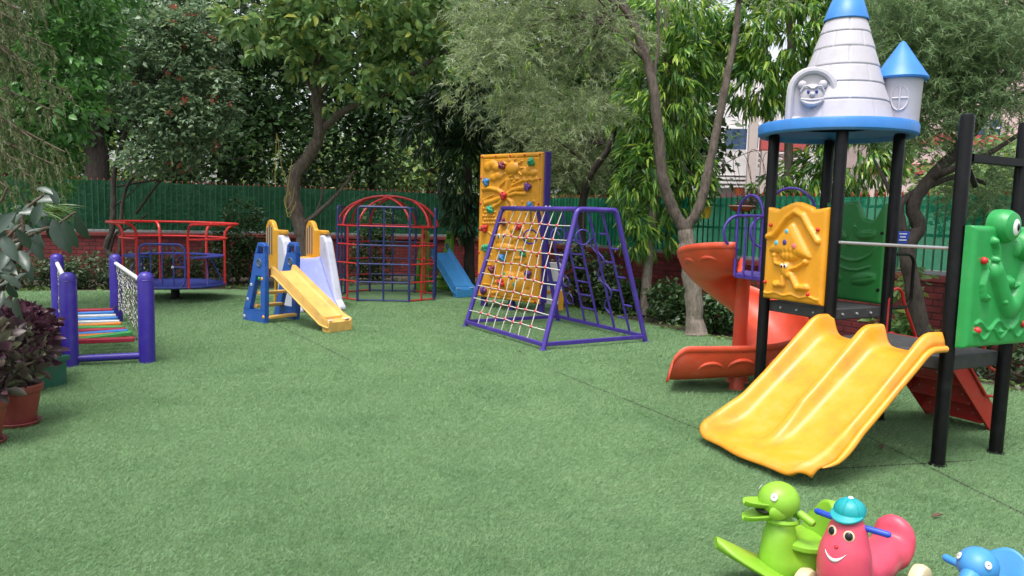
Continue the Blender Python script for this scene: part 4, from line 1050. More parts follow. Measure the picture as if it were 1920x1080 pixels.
# ---------------------------------------------------------------- rocking toys
def metaball_mesh(name, elems, parent, mat, res=.018, sub=0):
    # one continuous moulded skin grown from blobs: (centre, radii, axes)
    mb_ = bpy.data.metaballs.new(name+'_m'); mb_.resolution = res; mb_.render_resolution = res; mb_.threshold = .45
    ob = bpy.data.objects.new(name+'_m', mb_); COL.objects.link(ob)
    for c, r, q in elems:
        e = mb_.elements.new(type='ELLIPSOID'); e.co = c; mx = max(r); e.radius = mx*1.32; e.size_x, e.size_y, e.size_z = [k/mx for k in r]; e.rotation = q; e.stiffness = 2
    bpy.context.view_layer.update(); dg = bpy.context.evaluated_depsgraph_get()
    me = bpy.data.meshes.new_from_object(ob.evaluated_get(dg)); bpy.data.objects.remove(ob); bpy.data.metaballs.remove(mb_)
    v = [tuple(q.co) for q in me.vertices]; f = [tuple(p_.vertices) for p_ in me.polygons]; bpy.data.meshes.remove(me)
    M_ = MB(); M_.add(v, f); r_ = M_.build(name, mat, parent, smooth=180)
    sm = r_.modifiers.new('smooth', 'SMOOTH'); sm.factor = .5; sm.iterations = 4
    return r_
def frame_q(ax): return Matrix((ax[0], ax[1], ax[2])).transposed().to_quaternion()
def rocker_duck(o, fwd, S, mat, label, bird=False):
    f = fwd.normalized(); s = V(-f.y, f.x, 0); root = thing('rocking_toy', label, 'rocking toy', o); ax = (f, s, Z_); Qf = frame_q(ax)
    L = lambda x, y, z: o+f*(x*S)+s*(y*S)+Z_*(z*S)
    # rocker base: curved runners with upturned tips
    def run(u, v):
        x = -.42+.90*u; z = .045+(.215*((x-.03)/.45)**1.25 if x > .03 else .6*(x-.03)**2); wv = .19*math.sqrt(max(.03, 1-abs(2*u-1)**7))*(.55+.45*math.sin(math.pi*min(1, max(0, u*.94+.03))))
        a = 2*math.pi*v; return L(x, wv*math.cos(a), z+.030*math.sin(a))
    base_ = MB().grid(lambda v, u: run(u, v), 24, 40, True); 
    for u0 in (0, 1): base_.add([run(u0, v/24) for v in range(24)], [tuple(range(24))])
    base_.build('rocker', mat, root, smooth=70)
    B = [(L(.16, 0, .17), (.10*S, .105*S, .20*S), Qf), (L(.15, 0, .28), (.082*S, .085*S, .15*S), Qf), (L(.02, 0, .14), (.22*S, .13*S, .12*S), Qf), (L(-.18, 0, .15), (.17*S, .13*S, .12*S), Qf), (L(-.06, 0, .21), (.15*S, .135*S, .06*S), Qf)]
    metaball_mesh('body', B, root, mat)
    st = MB().lathe([(.0001, .0), (.13*S, .0), (.145*S, .012*S), (.145*S, .03*S), (.12*S, .04*S), (.0001, .03*S)], L(-.07 if bird else .015, 0, .235), 28).build('seat', mat, root)
    # backrest: upright shell behind the seat
    def back(u, v):
        a = (u-.5)*math.pi*.95; h = (.20 if bird else .235)*math.sqrt(max(0, math.cos(a)))*1.0; r = .115
        return L((-.17 if bird else -.035)-.055*math.cos(a)-(.10 if bird else .05)*v, r*math.sin(a)*(1-.18*v), .20+h*v)
    MB().grid(back, 26, 14).build('backrest', mat, root, smooth=80, solid=.05*S, bevel=0)
    hx = L(.17, 0, .455)
    hd_ = MB().ell(hx, (.098*S, .092*S, .088*S), 26, 18, ax=ax); head = hd_.build('head', mat, root)
    if not bird:
        MB().lathe([(.082*S, .0), (.088*S, .012*S), (.082*S, .026*S)], L(.15, 0, .355), 26).build('collar', mat, head)
        def bill(zoff, tilt, flip):
            mb = MB()
            def g_(u, v):
                a = 2*math.pi*u; t = v; x = .215+.155*t; wv = .060*(1-.25*t)*math.sqrt(max(0.01, 1-(t*.98)**5)); hz = .016*(1-.2*t)*math.sqrt(max(.02, 1-(t*.98)**6))
                return L(x-.02, wv*math.cos(a), .425+zoff+tilt*t+hz*math.sin(a)+.010*math.cos(2*a))
            mb.grid(g_, 22, 16, True); mb.add([g_(i/22, 1) for i in range(22)], [tuple(range(22))]); return mb
        bill(.014, .014, 1).build('upper_bill', mat, head, smooth=80); bill(-.034, -.014, -1).build('lower_bill', mat, head, smooth=80)
        for q in (-1, 1): MB().ell(L(.20, q*.062, .42), (.052*S, .020*S, .040*S), 14, 10, ax=(V(f.x, f.y, -.3*0).normalized(), s, Z_)).build('cheek', mat, head)
        MB().ell(L(.235, 0, .412), (.05*S, .045*S, .018*S), 14, 8, ax=ax).build('mouth', 'mouth_dark', head)
        hb, ht = -.02, .44
    else:
        MB().tube([L(.24, 0, .42), L(.30, 0, .40), L(.34, 0, .385)], [.05*S, .04*S, .012*S], 14).build('beak', mat, head)
    for q in (-1, 1):
        en = (f*.62+s*(q*.62)+Z_*.45).normalized(); ec = hx+f*(.060*S)+s*(q*.062*S)+Z_*(.040*S)
        u, v = orthon(en); e = MB().ell(ec+en*.004, (.016*S, .019*S, .003), 14, 6, ax=(u, v, en)).build('eye_sticker', 'white_plastic', head)
        MB().ell(ec+en*.0066, (.0045*S, .0045*S, .0015), 8, 5, ax=(u, v, en)).build('pupil', 'rust', e)
        a = L(.10 if not bird else .15, q*.07, .415); b = L(.075 if not bird else .13, q*.135 if not bird else q*.16, .395 if not bird else .42)
        MB().tube([a, b, b+(b-a).normalized()*.012*S], [.018*S, .020*S, .013*S], 12).build('handle', mat, head)
    return root
dk = G(1455, 1096); dk.z = 0
rocker_duck(V(1.325, 3.14, 0), V(-.985, -.17, 0), .90, 'duck_green', 'green duck shaped rocking toy with open bill')
rocker_duck(V(1.87, 2.76, 0), V(-.78, -.62, 0), .76, 'bird_blue', 'blue bird shaped rocking toy at the edge of the turf', True)
def pink_toy():
    o = V(1.435, 2.955, 0); f = V(-.76, -.65, 0).normalized(); s = V(-f.y, f.x, 0); ax = (f, s, Z_); Qf = frame_q(ax)
    root = thing('ride_on_toy', 'pink smiling ride-on toy wearing a teal cap', 'ride-on toy', o)
    L = lambda x, y, z: o+f*x+s*y+Z_*z
    B = [(L(.08, 0, .20), (.118, .125, .15), Qf), (L(.075, 0, .29), (.100, .110, .13), Qf), (L(.065, 0, .375), (.072, .080, .085), Qf), (L(-.10, 0, .16), (.19, .115, .09), Qf), (L(-.22, 0, .17), (.15, .115, .095), Qf), (L(-.34, 0, .16), (.10, .115, .085), Qf), (L(-.395, 0, .225), (.052, .112, .115), Qf)]
    metaball_mesh('body', B, root, 'toy_pink')
    cap = MB(); cc = L(.062, 0, .452); k_ = .53
    cap.lathe([(.112*k_, -.012), (.114*k_, .0), (.104*k_, .021), (.078*k_, .038), (.04*k_, .048), (.001, .051)], cc, 32)
    def brim(u, v):
        a = (u-.5)*math.pi*.9; r = .054+.030*v*max(0, math.cos(a))**.8; return cc+f*(r*math.cos(a))+s*(r*math.sin(a))+Z_*(-.004-.025*v*math.cos(a)**2+.0*u)
    c_ = cap.build('cap', 'teal', root); MB().grid(brim, 20, 6).build('brim', 'teal', c_, smooth=80, solid=.012)
    MB().ell(cc+Z_*.051, (.011, .011, .007), 10, 6).build('button', 'white_plastic', c_)
    for k in range(6):
        a = math.pi*k/3; MB().tube([cc+(f*math.cos(a)+s*math.sin(a))*(.0610*math.cos(t))+Z_*(.0515*math.sin(t)) for t in [R(10*i) for i in range(9)]], .0022, 5).build('cap_seam', 'teal', c_)
    bh = root.children[0]; bpy.context.view_layer.update(); dg = bpy.context.evaluated_depsgraph_get(); ev = bh.evaluated_get(dg)
    def stick(y, z):                   # point and normal on the front of the body
        hit, loc, nor, _ = ev.ray_cast(L(.6, y, z)-o, -f); return (loc+o, nor) if hit else (L(.22, y, z), f)
    for q in (-1, 1):
        c, n_ = stick(q*.034, .372); n_ = (n_+f*.3).normalized(); u, v = orthon(n_)
        e = MB().ell(c, (.021, .022, .006), 18, 6, ax=(u, v, n_)).build('eye_ring', 'ivory', bh); MB().ell(c+n_*.003, (.016, .0175, .006), 16, 6, ax=(u, v, n_)).build('eye', 'eye_black', e)
    c, n_ = stick(0, .325); MB().ell(c, (.009, .009, .006), 10, 6).build('nose', 'bolt_red', bh)
    mb = MB(); k = 14; up_, lo_ = [], []
    for i in range(k+1):
        t = i/k*2-1; c, n_ = stick(t*.040, .300-.020*(1-t*t)+.006*t); up_.append(c+n_*.003)
        c, n_ = stick(t*.043, .304-.038*(1-t*t)+.006*t); lo_.append(c+n_*.003)
    mb.add(up_+lo_, [(i, i+1, k+2+i, k+1+i) for i in range(k)]); mb.build('smile', 'white_plastic', bh, solid=.004)
    for q in (-1, 1):
        a, b = L(.05, q*.06, .395), L(.04, q*.145, .395); MB().tube([a, b, b+(b-a).normalized()*.01], [.0125, .0135, .008], 12).build('handle', 'handle_blue', root)
    for (x, y) in ((.10, -.145), (.10, .145), (-.33, -.14), (-.33, .14)):
        w_ = MB().lathe([(.02, -.03), (.056, -.032), (.073, -.024), (.080, 0), (.073, .024), (.056, .032), (.02, .03)], L(x, y, .081), 28, s).build('wheel', 'ivory', root)
        MB().lathe([(.001, -.036), (.03, -.036), (.032, .036), (.001, .036)], L(x, y, .081), 14, s).build('hub', 'handle_blue', w_)
pink_toy()
# ---------------------------------------------------------------- leaves
M['leaf_bright'] = leafmat('leaf_bright', [(0.069, 0.1455, 0.0506), (0.1242, 0.238, 0.0822), (0.1932, 0.3174, 0.1139), (0.2622, 0.3835, 0.1392), (0.0966, 0.1917, 0.0633), (0.3864, 0.41, 0.0886)], .35, .38)
M['leaf_mid'] = leafmat('leaf_mid', [(0.0365, 0.1215, 0.0284), (0.0648, 0.1823, 0.0405), (0.1013, 0.243, 0.0567), (0.0567, 0.1519, 0.0405)], .3, .36)
M['leaf_shrub'] = leafmat('leaf_shrub', [(0.0817, 0.1485, 0.081), (0.1337, 0.2228, 0.1215), (0.193, 0.2822, 0.162), (0.104, 0.1782, 0.0878), (0.2228, 0.297, 0.135)], .22, .42)
M['leaf_hedge'] = leafmat('leaf_hedge', [(.028, .055, .024), (.045, .085, .035), (.07, .115, .05), (.035, .065, .025)], .22, .42)
M['leaf_dark'] = leafmat('leaf_dark', [(0.0202, 0.056, 0.0173), (0.0363, 0.0859, 0.0241), (0.0603, 0.1214, 0.0344)], .22, .42)
M['leaf_far'] = leafmat('leaf_far', [(0.0355, 0.0878, 0.0227), (0.0659, 0.1463, 0.0372), (0.1139, 0.2072, 0.0516), (0.2531, 0.3413, 0.0825)], .35, .5)
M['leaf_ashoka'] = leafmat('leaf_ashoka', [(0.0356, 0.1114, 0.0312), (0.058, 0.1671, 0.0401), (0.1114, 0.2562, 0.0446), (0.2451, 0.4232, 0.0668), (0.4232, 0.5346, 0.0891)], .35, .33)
M['leaf_ashoka_shaded'] = leafmat('leaf_ashoka_shaded', [(0.012, 0.036, 0.0132), (0.0216, 0.054, 0.0168), (0.0384, 0.078, 0.0216)], .25, .35)  # darkened copy of the ashoka leaf, the tree's shade put into its colour
M['leaf_willow'] = leafmat('leaf_willow', [(0.1006, 0.1437, 0.0722), (0.1869, 0.2372, 0.1313), (0.2875, 0.3378, 0.1969), (0.1437, 0.2012, 0.0919), (0.345, 0.4025, 0.1969), (0.23, 0.3306, 0.0919)], .3, .5)
M['leaf_willow_right'] = leafmat('leaf_willow_right', [(0.0708, 0.1417, 0.0607), (0.1113, 0.1923, 0.081), (0.172, 0.2631, 0.1113), (0.2226, 0.3036, 0.1214)], .3, .48)
M['leaf_conifer'] = leafmat('leaf_conifer', [(0.0495, 0.0835, 0.0243), (0.0827, 0.1134, 0.0386), (0.1102, 0.1372, 0.0495), (0.1322, 0.1193, 0.0551)], .3, .55)
M['leaf_rubber'] = leafmat('leaf_rubber', [(0.025, 0.051, 0.0326), (0.0432, 0.0765, 0.0528), (0.0672, 0.102, 0.0787), (0.0326, 0.0592, 0.0346)], .12, .28)
for k, c in enumerate([(.026, .050, .034), (.045, .075, .055), (.07, .10, .082), (.034, .058, .036)]): M['leaf_rubber_%d' % k] = leafmat('leaf_rubber_%d' % k, [mul(c, .8), mul(c, 1.05)], .12, .36)
M['leaf_coleus'] = leafmat('leaf_coleus', [(0.0495, 0.0132, 0.0308), (0.0825, 0.022, 0.0462), (0.033, 0.011, 0.022), (0.11, 0.0385, 0.0605), (0.066, 0.033, 0.0385)], .25, .45)
M['leaf_coleus_green'] = leafmat('leaf_coleus_green', [(.06, .025, .04), (.07, .06, .04), (.04, .014, .028), (.12, .13, .075), (.05, .018, .034), (.085, .04, .055)], .25, .42)
M['leaf_ground'] = leafmat('leaf_ground', [(.04, .10, .02), (.08, .16, .03), (.13, .22, .05), (.10, .12, .06)], .3, .45)
M['petal_red'] = leafmat('petal_red', [(.40, .06, .04), (.50, .13, .08), (.34, .05, .04), (.50, .20, .12)], .3, .5)
BROAD = (np.array([(0, 0, 0), (.33, -.5, .10), (.33, 0, .0), (.33, .5, .10), (.72, -.36, .05), (.72, 0, -.04), (.72, .36, .05), (1, 0, -.14)]),
         [(0, 1, 2), (0, 2, 3), (1, 4, 5, 2), (2, 5, 6, 3), (4, 7, 5), (5, 7, 6)])
LANCE = (np.array([(0, 0, 0), (.25, -.5, .06), (.25, .5, .06), (.62, -.40, -.06), (.62, .40, -.06), (1, 0, -.30)]), [(0, 1, 2), (1, 3, 4, 2), (3, 5, 4)])
DIAM = (np.array([(0, 0, 0), (.45, -.5, .08), (.45, .5, .08), (1, 0, -.06)]), [(0, 1, 2), (1, 3, 2)])
NEED = (np.array([(0, -.5, 0), (0, .5, 0), (1, 0, -.08)]), [(0, 1, 2)])
BIG = (np.array([(0, 0, 0)]+[(u, s*w_, .12*abs(s)*w_*2-.16*u*u) for u, w_ in ((.12, .22), (.35, .46), (.6, .5), (.82, .33)) for s in (-1, 0, 1)]+[(1, 0, -.2)]),
       [(0, 1, 2), (0, 2, 3)]+[(1+3*i+j, 4+3*i+j, 5+3*i+j, 2+3*i+j) for i in range(3) for j in range(2)]+[(10, 13, 11), (11, 13, 12)])
def unit(a): return a/np.maximum(1e-9, np.linalg.norm(a, axis=1, keepdims=True))
def leaf_object(name, P, D, N, L, Wd, tpl, mat, parent=None, smooth=False):
    tv, tf = tpl; n = len(P); D = unit(D); S = unit(np.cross(D, N)); U = np.cross(S, D)
    off = np.array(ORG[parent.name]) if parent is not None else np.zeros(3)
    v = (P[:, None, :]-off+D[:, None, :]*(tv[None, :, 0, None]*L[:, None, None])+S[:, None, :]*(tv[None, :, 1, None]*Wd[:, None, None])+U[:, None, :]*(tv[None, :, 2, None]*L[:, None, None]))
    k = len(tv); v = v.reshape(-1, 3)
    fl = np.concatenate([np.array(f) for f in tf]); ft = np.array([len(f) for f in tf])
    loops = (fl[None, :]+(np.arange(n)*k)[:, None]).ravel(); tot = np.tile(ft, n); st = np.concatenate(([0], np.cumsum(tot)[:-1]))
    me = bpy.data.meshes.new(name); me.vertices.add(len(v)); me.vertices.foreach_set('co', v.ravel().astype(np.float32))
    me.loops.add(len(loops)); me.loops.foreach_set('vertex_index', loops.astype(np.int32))
    me.polygons.add(len(tot)); me.polygons.foreach_set('loop_start', st.astype(np.int32)); me.polygons.foreach_set('loop_total', tot.astype(np.int32))
    if smooth: me.polygons.foreach_set('use_smooth', np.ones(len(tot), dtype=bool))
    me.update(calc_edges=True); me.materials.append(M[mat] if isinstance(mat, str) else mat)
    ob = bpy.data.objects.new(name, me); COL.objects.link(ob); ORG[ob.name] = V(*off)
    if parent is not None: ob.parent = parent
    return ob
def in_blobs(rng, blobs, n, shell=.5):
    w_ = np.array([b[1][0]*b[1][1]*b[1][2]*(b[2] if len(b) > 2 else 1) for b in blobs]); w_ = w_**.8; w_ /= w_.sum()
    k = rng.choice(len(blobs), n, p=w_); d = unit(rng.normal(size=(n, 3))); r = rng.random(n)**(1/3)
    r = shell*(.72+.28*r)+(1-shell)*r
    C = np.array([tuple(b[0]) for b in blobs])[k]; Rr = np.array([tuple(b[1]) for b in blobs])[k]
    return C+d*r[:, None]*Rr, d
def crown(name, seed, blobs, nclump, per, spread, L, Wd, tpl, mat, parent, droop=.3, shell=.5, jit=.8, upn=.6, lv=.25):
    rng = np.random.default_rng(seed); C, d = in_blobs(rng, blobs, nclump, shell)
    n = nclump*per; C = np.repeat(C, per, 0); d = np.repeat(d, per, 0)
    od = np.repeat(unit(rng.normal(size=(nclump, 3))*.6), per, 0)
    P = C+rng.normal(size=(n, 3))*np.array(spread)
    D = d*.5+od*.4+rng.normal(size=(n, 3))*jit*.6; D[:, 2] = D[:, 2]*.6-droop
    N = rng.normal(size=(n, 3))*.5; N[:, 2] += upn+.2
    return leaf_object(name, P, D, N, L*(1+lv*rng.normal(size=n)).clip(.45, 1.7), Wd*(1+lv*rng.normal(size=n)).clip(.45, 1.7), tpl, mat, parent)
def rosettes(name, seed, blobs, nclump, per, L, Wd, tpl, mat, parent, hang=1.0, shell=.6, axis_len=.12, open_=.55):
    # leaves in whorls round a drooping twig end
    rng = np.random.default_rng(seed); C, d = in_blobs(rng, blobs, nclump, shell); n = nclump*per
    ax = unit(d*.8+rng.normal(size=(nclump, 3))*.4-np.array([0, 0, hang])); u = unit(np.cross(ax, rng.normal(size=(nclump, 3)))); v = np.cross(ax, u)
    i = np.tile(np.arange(per), nclump); A = np.repeat(ax, per, 0); U = np.repeat(u, per, 0); Vv = np.repeat(v, per, 0); a = i*2.4+rng.normal(size=n)*.3
    rad = U*np.cos(a)[:, None]+Vv*np.sin(a)[:, None]; P = np.repeat(C, per, 0)+A*((i/per)*axis_len)[:, None]+rad*.01
    D = A*(.75)+rad*open_+rng.normal(size=(n, 3))*.18; D[:, 2] -= .25*hang
    N = rad*.8; N[:, 2] += .5
    return leaf_object(name, P, D, N, L*(1+.22*rng.normal(size=n)).clip(.5, 1.6), Wd*(1+.2*rng.normal(size=n)).clip(.5, 1.5), tpl, mat, parent)
def strands(name, seed, blobs, nst, per, slen, L, Wd, mat, parent, out=.5, down=.9, shell=.5, spread=.8, tpl=NEED):
    rng = np.random.default_rng(seed); C, d = in_blobs(rng, blobs, nst, shell)
    dir0 = unit(d*np.array([1, 1, .4])*out+rng.normal(size=(nst, 3))*.35+np.array([0, 0, .15])); sl = slen*(.6+.8*rng.random(nst)); n = nst*per
    t = np.tile((np.arange(per)+.5)/per, nst); D0 = np.repeat(dir0, per, 0); S = np.repeat(sl, per)[:, None]; g_ = np.array([0, 0, -1.0])
    P = np.repeat(C, per, 0)+D0*S*t[:, None]+g_*(S*down*(t**2)[:, None])
    T_ = unit(D0+g_*(2*down*t[:, None]))
    D = T_*.75+rng.normal(size=(n, 3))*.5*spread; N = rng.normal(size=(n, 3)); N[:, 2] += .4
    return leaf_object(name, P, D, N, L*(1+.25*rng.normal(size=n)).clip(.5, 1.6), Wd*(.8+.4*rng.random(n)), tpl, mat, parent)
def clumps(seed, blobs, n, r):
    # many small foliage clumps, with gaps between, spread through the blobs
    rng = np.random.default_rng(seed); C, _ = in_blobs(rng, blobs, n, .35); q = .7+.7*rng.random(n)
    return [(V(*c), (r*k*1.25, r*k*1.25, r*k*.8), 1) for c, k in zip(C, q)]
def trunk(name, lines, mat, parent, seed=0, n=10):
    mb = MB(); rr = random.Random(seed)
    for pts, r0, r1 in lines:
        q = bez(pts, max(10, 6*len(pts))); k = len(q)
        rs = [(r0+(r1-r0)*i/(k-1))*(1+.035*math.sin(i*1.1+seed)+rr.uniform(-.03, .03))*(1+.35*math.exp(-i*.9) if r0 > .1 else 1) for i in range(k)]
        q = [p_+V(rr.uniform(-1, 1), rr.uniform(-1, 1), 0)*r0*.10 if 0 < i < k-1 else p_ for i, p_ in enumerate(q)]
        mb.tube(q, rs, n)
    return mb.build(name, mat, parent, smooth=70)
def Wb(px, py, Y, rx, ry, ry_=None, wt=1):   # a blob of crown: centre read from the picture at distance Y, radii in metres
    return (W(px, py, Y), (rx, ry_ if ry_ else rx, ry), wt)
def tree(name, label, base_, group=None, cat='tree'):
    b = V(base_.x, base_.y, 0) if base_.z < .5 or True else base_
    return thing(name, label, cat, b, group)
def branches(rng, start, targets, r0, sag=.1):
    out = []
    for t in targets:
        m_ = start*.5+t*.5+V(rng.uniform(-.1, .1), rng.uniform(-.1, .1), sag); out.append(([start, m_, t], r0, r0*.25))
    return out
def twigs(blobs, start_fn, seed, n, r):
    rng = np.random.default_rng(seed); P, _ = in_blobs(rng, blobs, n, .2); out = []
    for p_ in P: p_ = V(*p_); s = start_fn(p_); m_ = s*.45+p_*.55+V(0, 0, .12*(p_-s).length*rng.uniform(-.6, 1)); out.append(([s, m_, p_], r, r*.2))
    return out

# --- broad leaved tree with the bent trunk (middle left)
def t_main():
    Y = 14.0; pts = [W(577, 566, Y), W(571, 470, Y), W(563, 425, Y), W(550, 372, Y), W(555, 325, Y), W(582, 290, Y), W(600, 245, Y), W(594, 180, Y), W(600, 90, Y), W(612, -40, Y)]
    pts[0].z = 0
    t = tree('broadleaf_tree', 'broad-leaved tree with a bent trunk behind the toy tower slide, large pale green leaves', pts[0])
    bl = [Wb(650, 50, 13.6, 1.2, .55, 1.2), Wb(500, 30, 13.6, .8, .42, .9), Wb(770, 95, 13.4, .75, .50, .9), Wb(700, 10, 13.4, 1.4, .6, 1.1), Wb(590, 110, 13.4, .55, .28, .5), Wb(820, 40, 13.6, .6, .55, .6), Wb(450, 30, 13.4, .4, .25, .4, .7), Wb(710, 165, 13.2, .45, .22, .4), Wb(760, 190, 13.1, .22, .14, .3), Wb(540, 75, 13.0, .4, .2, .4), Wb(660, 140, 12.9, .4, .25, .3), Wb(490, 95, 13.1, .3, .18, .3), Wb(620, 190, 13.2, .22, .12, .2, .6), Wb(830, 150, 13.4, .3, .2, .3), Wb(640, -120, 13.6, 2.2, .9, 1.6, .5)]
    ln = [(pts, .145, .09), ([pts[2], W(600, 395, Y), W(640, 355, 14.2), W(665, 320, 14.3)], .05, .02), ([W(572, 440, Y), W(600, 380, 14.0), W(607, 330, 13.9)], .03, .012),
          ([pts[6], W(650, 205, 13.9), W(720, 180, 13.7), W(800, 120, 13.5), W(850, 90, 13.5)], .075, .025), ([pts[7], W(560, 130, 13.9), W(500, 70, 13.6)], .06, .02), ([pts[7], W(650, 110, 13.8), W(700, 20, 13.5)], .06, .02)]
    ln += twigs(bl, lambda p_: min(pts[5:], key=lambda q: (q-p_).length), 4, 26, .022)
    trunk('trunk', ln, 'bark', t, 1, 12)
    rosettes('crown', 11, bl, 1050, 7, .185, .098, BROAD, 'leaf_bright', t, hang=.35, shell=.45, axis_len=.16, open_=.8)
    # hanging twine loops
    tw = thing('garden_twine', 'straggly yellow twine hanging from the bent tree', 'twine', W(520, 300, 13.7))
    mb = MB(); rr = random.Random(4)
    for (q) in (((519, 250), (516, 320), (517, 350)), ((520, 255), (528, 310), (540, 350), (545, 372)), ((548, 300), (540, 350), (536, 380), (541, 408), (552, 385)), ((545, 360), (533, 372), (538, 392), (549, 372), (552, 350)), ((536, 395), (541, 400), (551, 392), (555, 378))):
        mb.tube(bez([W(x, y, 13.75) for x, y in q], 14), .007, 5)
    mb.build('strand', 'twine', tw)
t_main()
# --- shrub tree with red flowers
def t_red():
    Y = 15.0; b = W(207, 560, 14.7); b.z = 0
    t = tree('flowering_tree', 'bushy tree dotted with small red flowers behind the merry-go-round', b)
    bl = [Wb(300, 130, 14.4, 1.25, 1.0, 1.0), Wb(290, 70, 14.4, 1.1, .6, .9), Wb(340, 220, 14.2, .85, .6, .7), Wb(230, 180, 14.6, .7, .6, .7), Wb(310, 290, 14.2, .75, .35, .5), Wb(390, 190, 14.2, .55, .7, .6), Wb(270, 310, 14.1, .42, .25, .4), Wb(370, 60, 14.5, .6, .6, .7), Wb(190, 90, 14.7, .5, .7, .6, .6), Wb(410, 260, 14.2, .3, .35, .4)]
    ln = [([b, W(213, 490, 14.7), W(200, 465, 14.7), W(210, 430, 14.7), W(213, 380, 14.8), W(216, 320, 14.9), W(250, 200, 14.8)], .075, .04), ([W(205, 480, 14.7), W(215, 440, 14.7), W(245, 425, 14.7), W(275, 402, 14.7)], .035, .012), ([b+V(.12, 0, 0), W(225, 470, 14.6), W(228, 400, 14.6), W(238, 350, 14.7), W(280, 290, 14.5)], .05, .025),
          ([W(216, 385, 14.8), W(235, 370, 14.7), W(262, 345, 14.6)], .02, .01), ([W(214, 350, 14.9), W(330, 330, 14.6), W(400, 305, 14.4), W(470, 295, 14.3)], .022, .01), ([W(255, 400, 14.8), W(300, 340, 14.6), W(380, 260, 14.4)], .03, .012)]
    ln += twigs(bl, lambda p_: W(250, 220, 14.7), 6, 22, .018)
    trunk('trunk', ln, 'bark_dark', t, 2, 9)
    crown('crown', 21, bl, 1150, 15, (.085, .085, .05), .105, .052, BROAD, 'leaf_shrub', t, droop=.1, shell=.5, upn=.8)
    rng = np.random.default_rng(5); C, d = in_blobs(rng, bl, 130, .95); keep = C[:, 1] < 14.5; C = C[keep]; n = len(C)*9
    P = np.repeat(C, 9, 0)+rng.normal(size=(n, 3))*.028; leaf_object('blossom', P, rng.normal(size=(n, 3)), rng.normal(size=(n, 3)), .05+.02*rng.random(n), .035+.01*rng.random(n), DIAM, 'petal_red', t)
t_red()
# --- glossy bright tree at the left
def t_left():
    b = V(-8.0, 11.4, 0); t = tree('glossy_tree', 'glossy bright green tree between the drooping conifer and the flowering tree', b)
    bl = [Wb(90, 60, 10.6, 1.0, .9, .9), Wb(150, 110, 10.4, .5, .6, .6), Wb(60, 220, 10.4, .6, .7, .7), Wb(130, 200, 10.2, .45, .38, .5), Wb(100, -60, 10.6, 1.1, .9, 1), Wb(10, 120, 10.8, .8, 1.2, .8), Wb(100, 300, 10.4, .3, .5, .4, .8), Wb(30, 330, 10.6, .6, .6, .6), Wb(178, 20, 10.4, .3, .4, .4, .6)]
    ln = [([b, W(88, 300, 11.2), W(85, 150, 11), W(95, 0, 11)], .09, .05)]+twigs(bl, lambda p_: W(86, 200, 11), 8, 16, .02)
    trunk('trunk', ln, 'bark_dark', t, 3)
    rosettes('crown', 32, bl, 300, 9, .12, .062, BROAD, 'leaf_mid', t, hang=.5, shell=.9, open_=.8)
    crown('crown', 31, bl, 650, 10, (.10, .10, .07), .115, .058, BROAD, 'leaf_mid', t, droop=.35, shell=.5, upn=.6)
t_left()
# --- drooping conifer at the left edge
def t_conifer():
    b = V(-6.3, 7.6, 0); t = tree('conifer', 'drooping olive-brown conifer at the left edge above the rubber plant', b)
    ln = [([b, V(-6.2, 7.6, 3), V(-6.2, 7.6, 6.5)], .14, .07)]; rr = random.Random(3); P, D = [], []
    br = []
    for (px, py, Y) in ((70, 0, 6.9), (98, 88, 7.0), (60, 60, 6.8), (40, 20, 6.8), (120, 170, 6.9), (75, 130, 6.8), (30, 110, 6.7), (10, 190, 6.6), (95, 205, 6.8), (122, 285, 6.7), (60, 260, 6.6), (105, 310, 6.6), (30, 300, 6.5), (12, 350, 6.5), (55, 330, 6.5), (75, -40, 7), (30, -60, 7), (0, 60, 6.7), (0, 260, 6.5)):
        e = W(px, py, Y); s = V(-6.2, 7.6, e.z+rr.uniform(.25, .6)); m_ = s*.45+e*.55+V(0, 0, .16); q = bez([s, m_, e], 16); br.append(([s, m_, e], .022, .006))
        for i, p_ in enumerate(q):
            if i < 7: continue
            for _ in range(3): P.append(p_+V(rr.gauss(0, .035), rr.gauss(0, .05), rr.gauss(0, .02))); D.append((q[i]-q[i-1]).normalized())
    trunk('trunk', ln+br, 'twig', t, 4, 7)
    rng = np.random.default_rng(41); P = np.array([tuple(p_) for p_ in P]); D = np.array([tuple(p_) for p_ in D]); m = len(P); per = 60; n = m*per
    dir0 = unit(D*.75+rng.normal(size=(m, 3))*.4); sl = .10+.18*rng.random(m); tt = np.tile((np.arange(per)+.5)/per, m); S = np.repeat(sl, per)[:, None]
    Q = np.repeat(P, per, 0)+np.repeat(dir0, per, 0)*S*tt[:, None]*.65+np.array([0, 0, -1.])*S*(tt**1.4)[:, None]*.9; T_ = unit(np.repeat(dir0, per, 0)*.6+np.array([0, 0, -1.])*(1.3*tt[:, None]+.2))
    leaf_object('foliage', Q, T_+rng.normal(size=(n, 3))*.32, rng.normal(size=(n, 3)), .034+.02*rng.random(n), .0065+.003*rng.random(n), NEED, 'leaf_conifer', t)
t_conifer()
